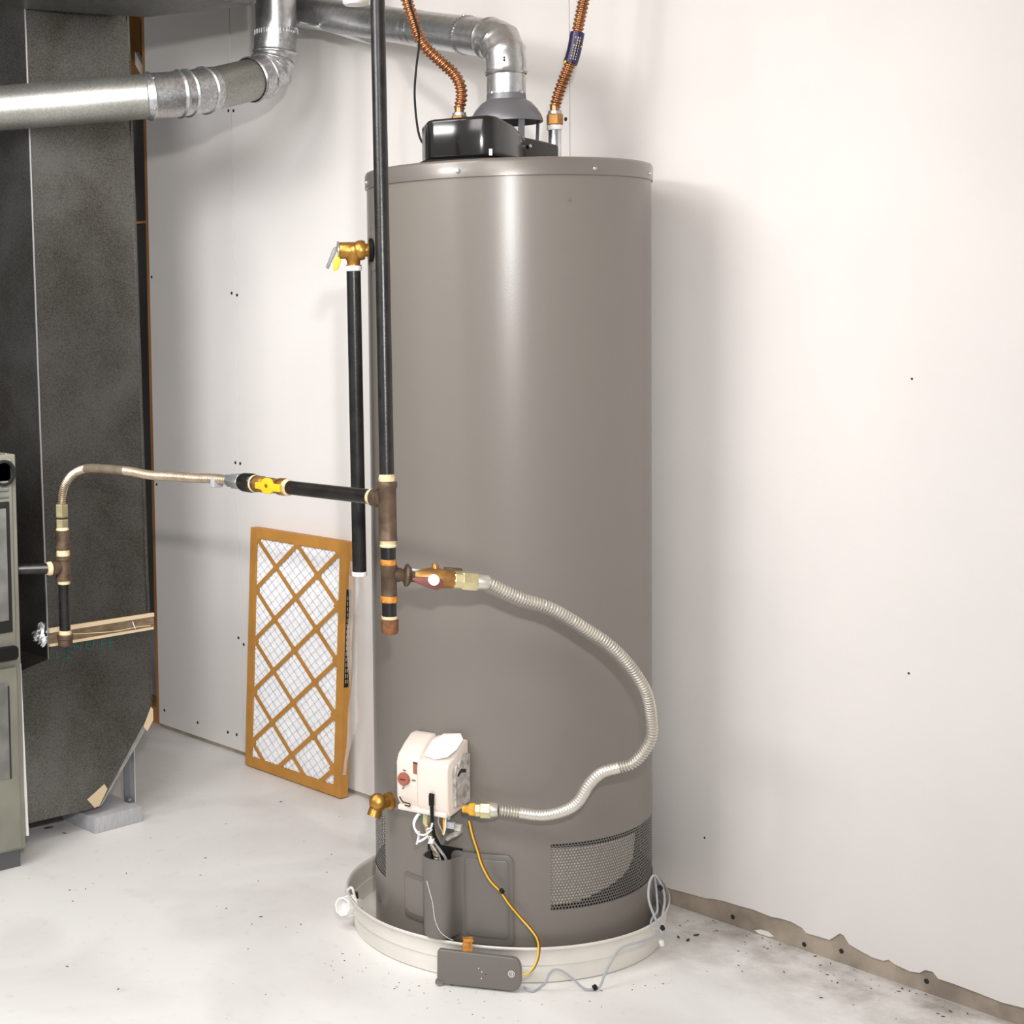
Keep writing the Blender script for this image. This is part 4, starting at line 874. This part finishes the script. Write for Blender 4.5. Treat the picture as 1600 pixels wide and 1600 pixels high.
for d_ in (-.0065, -.0125):
    for k in range(16): obj('label_print', prismg([F(FWd+.0006, .30+.0145*k, d_), F(FWd+.0006, .30+.0145*k+.010, d_), F(FWd+.0006, .30+.0145*k+.010, d_-.0018), F(FWd+.0006, .30+.0145*k, d_-.0018)], fx_*.0003), m_gold, lb, smooth=False)
# torn clear wrap hanging from the filter's edge
g = G(); v = []; rows = 16
for i in range(rows):
    t = i/(rows-1); z = .62-.56*t; wd = .028+.022*math.sin(t*3.1)-.020*t; x0 = FWd+.002+.004*math.sin(t*11)
    for j in range(4):
        v.append(F(x0+wd*j/3, z, -.012+.006*math.sin(7*t+2*j)+.004*math.sin(19*t+j)))
g.add(v, [(i*4+j, i*4+j+1, i*4+j+5, i*4+j+4) for i in range(rows-1) for j in range(3)])
obj('torn_plastic_wrap', g, m_wrap, af)

# ================================================================== FLOOR GRIT
g = G()
def chip(x, y, s):
    a = random.random()*6.3; c_, s_ = math.cos(a), math.sin(a); l = s*random.uniform(.8, 2.2)
    prismg([(x+c_*l, y+s_*l, .0002), (x-s_*s*.6, y+c_*s*.6, .0002), (x-c_*l, y-s_*l, .0002), (x+s_*s*.5, y-c_*s*.5, .0002)], (0, 0, s*.6), g)
for k in range(95):
    t = random.random()**1.3; x = .22+t*1.0; y = .325-abs(random.gauss(0, .05+.02*t))
    if math.hypot(x+.018, y) > .345: chip(x, y, random.choice((.0006, .0009, .0012, .0018)))
for k in range(60): 
    a = random.uniform(-70, 60); r_ = .352+abs(random.gauss(0, .05)); p = TA(a, r_, 0); chip(p.x, p.y, random.choice((.0006, .001, .0014)))
for k in range(55): chip(random.uniform(-1.0, .2), random.uniform(-.9, .2), random.choice((.0008, .0012, .002)))
for x, y, s in ((.2643,.198,.004),(.2867,.1993,.005),(.2804,.2335,.0045),(-1.16,-.43,.006),(-1.10,-.42,.003)): chip(x, y, s)
gr = obj('floor_grit', g, m_grit, smooth=False); gr['kind'] = 'stuff'
tag(gr, 'dark crumbs and grit scattered over the white floor', 'grit')
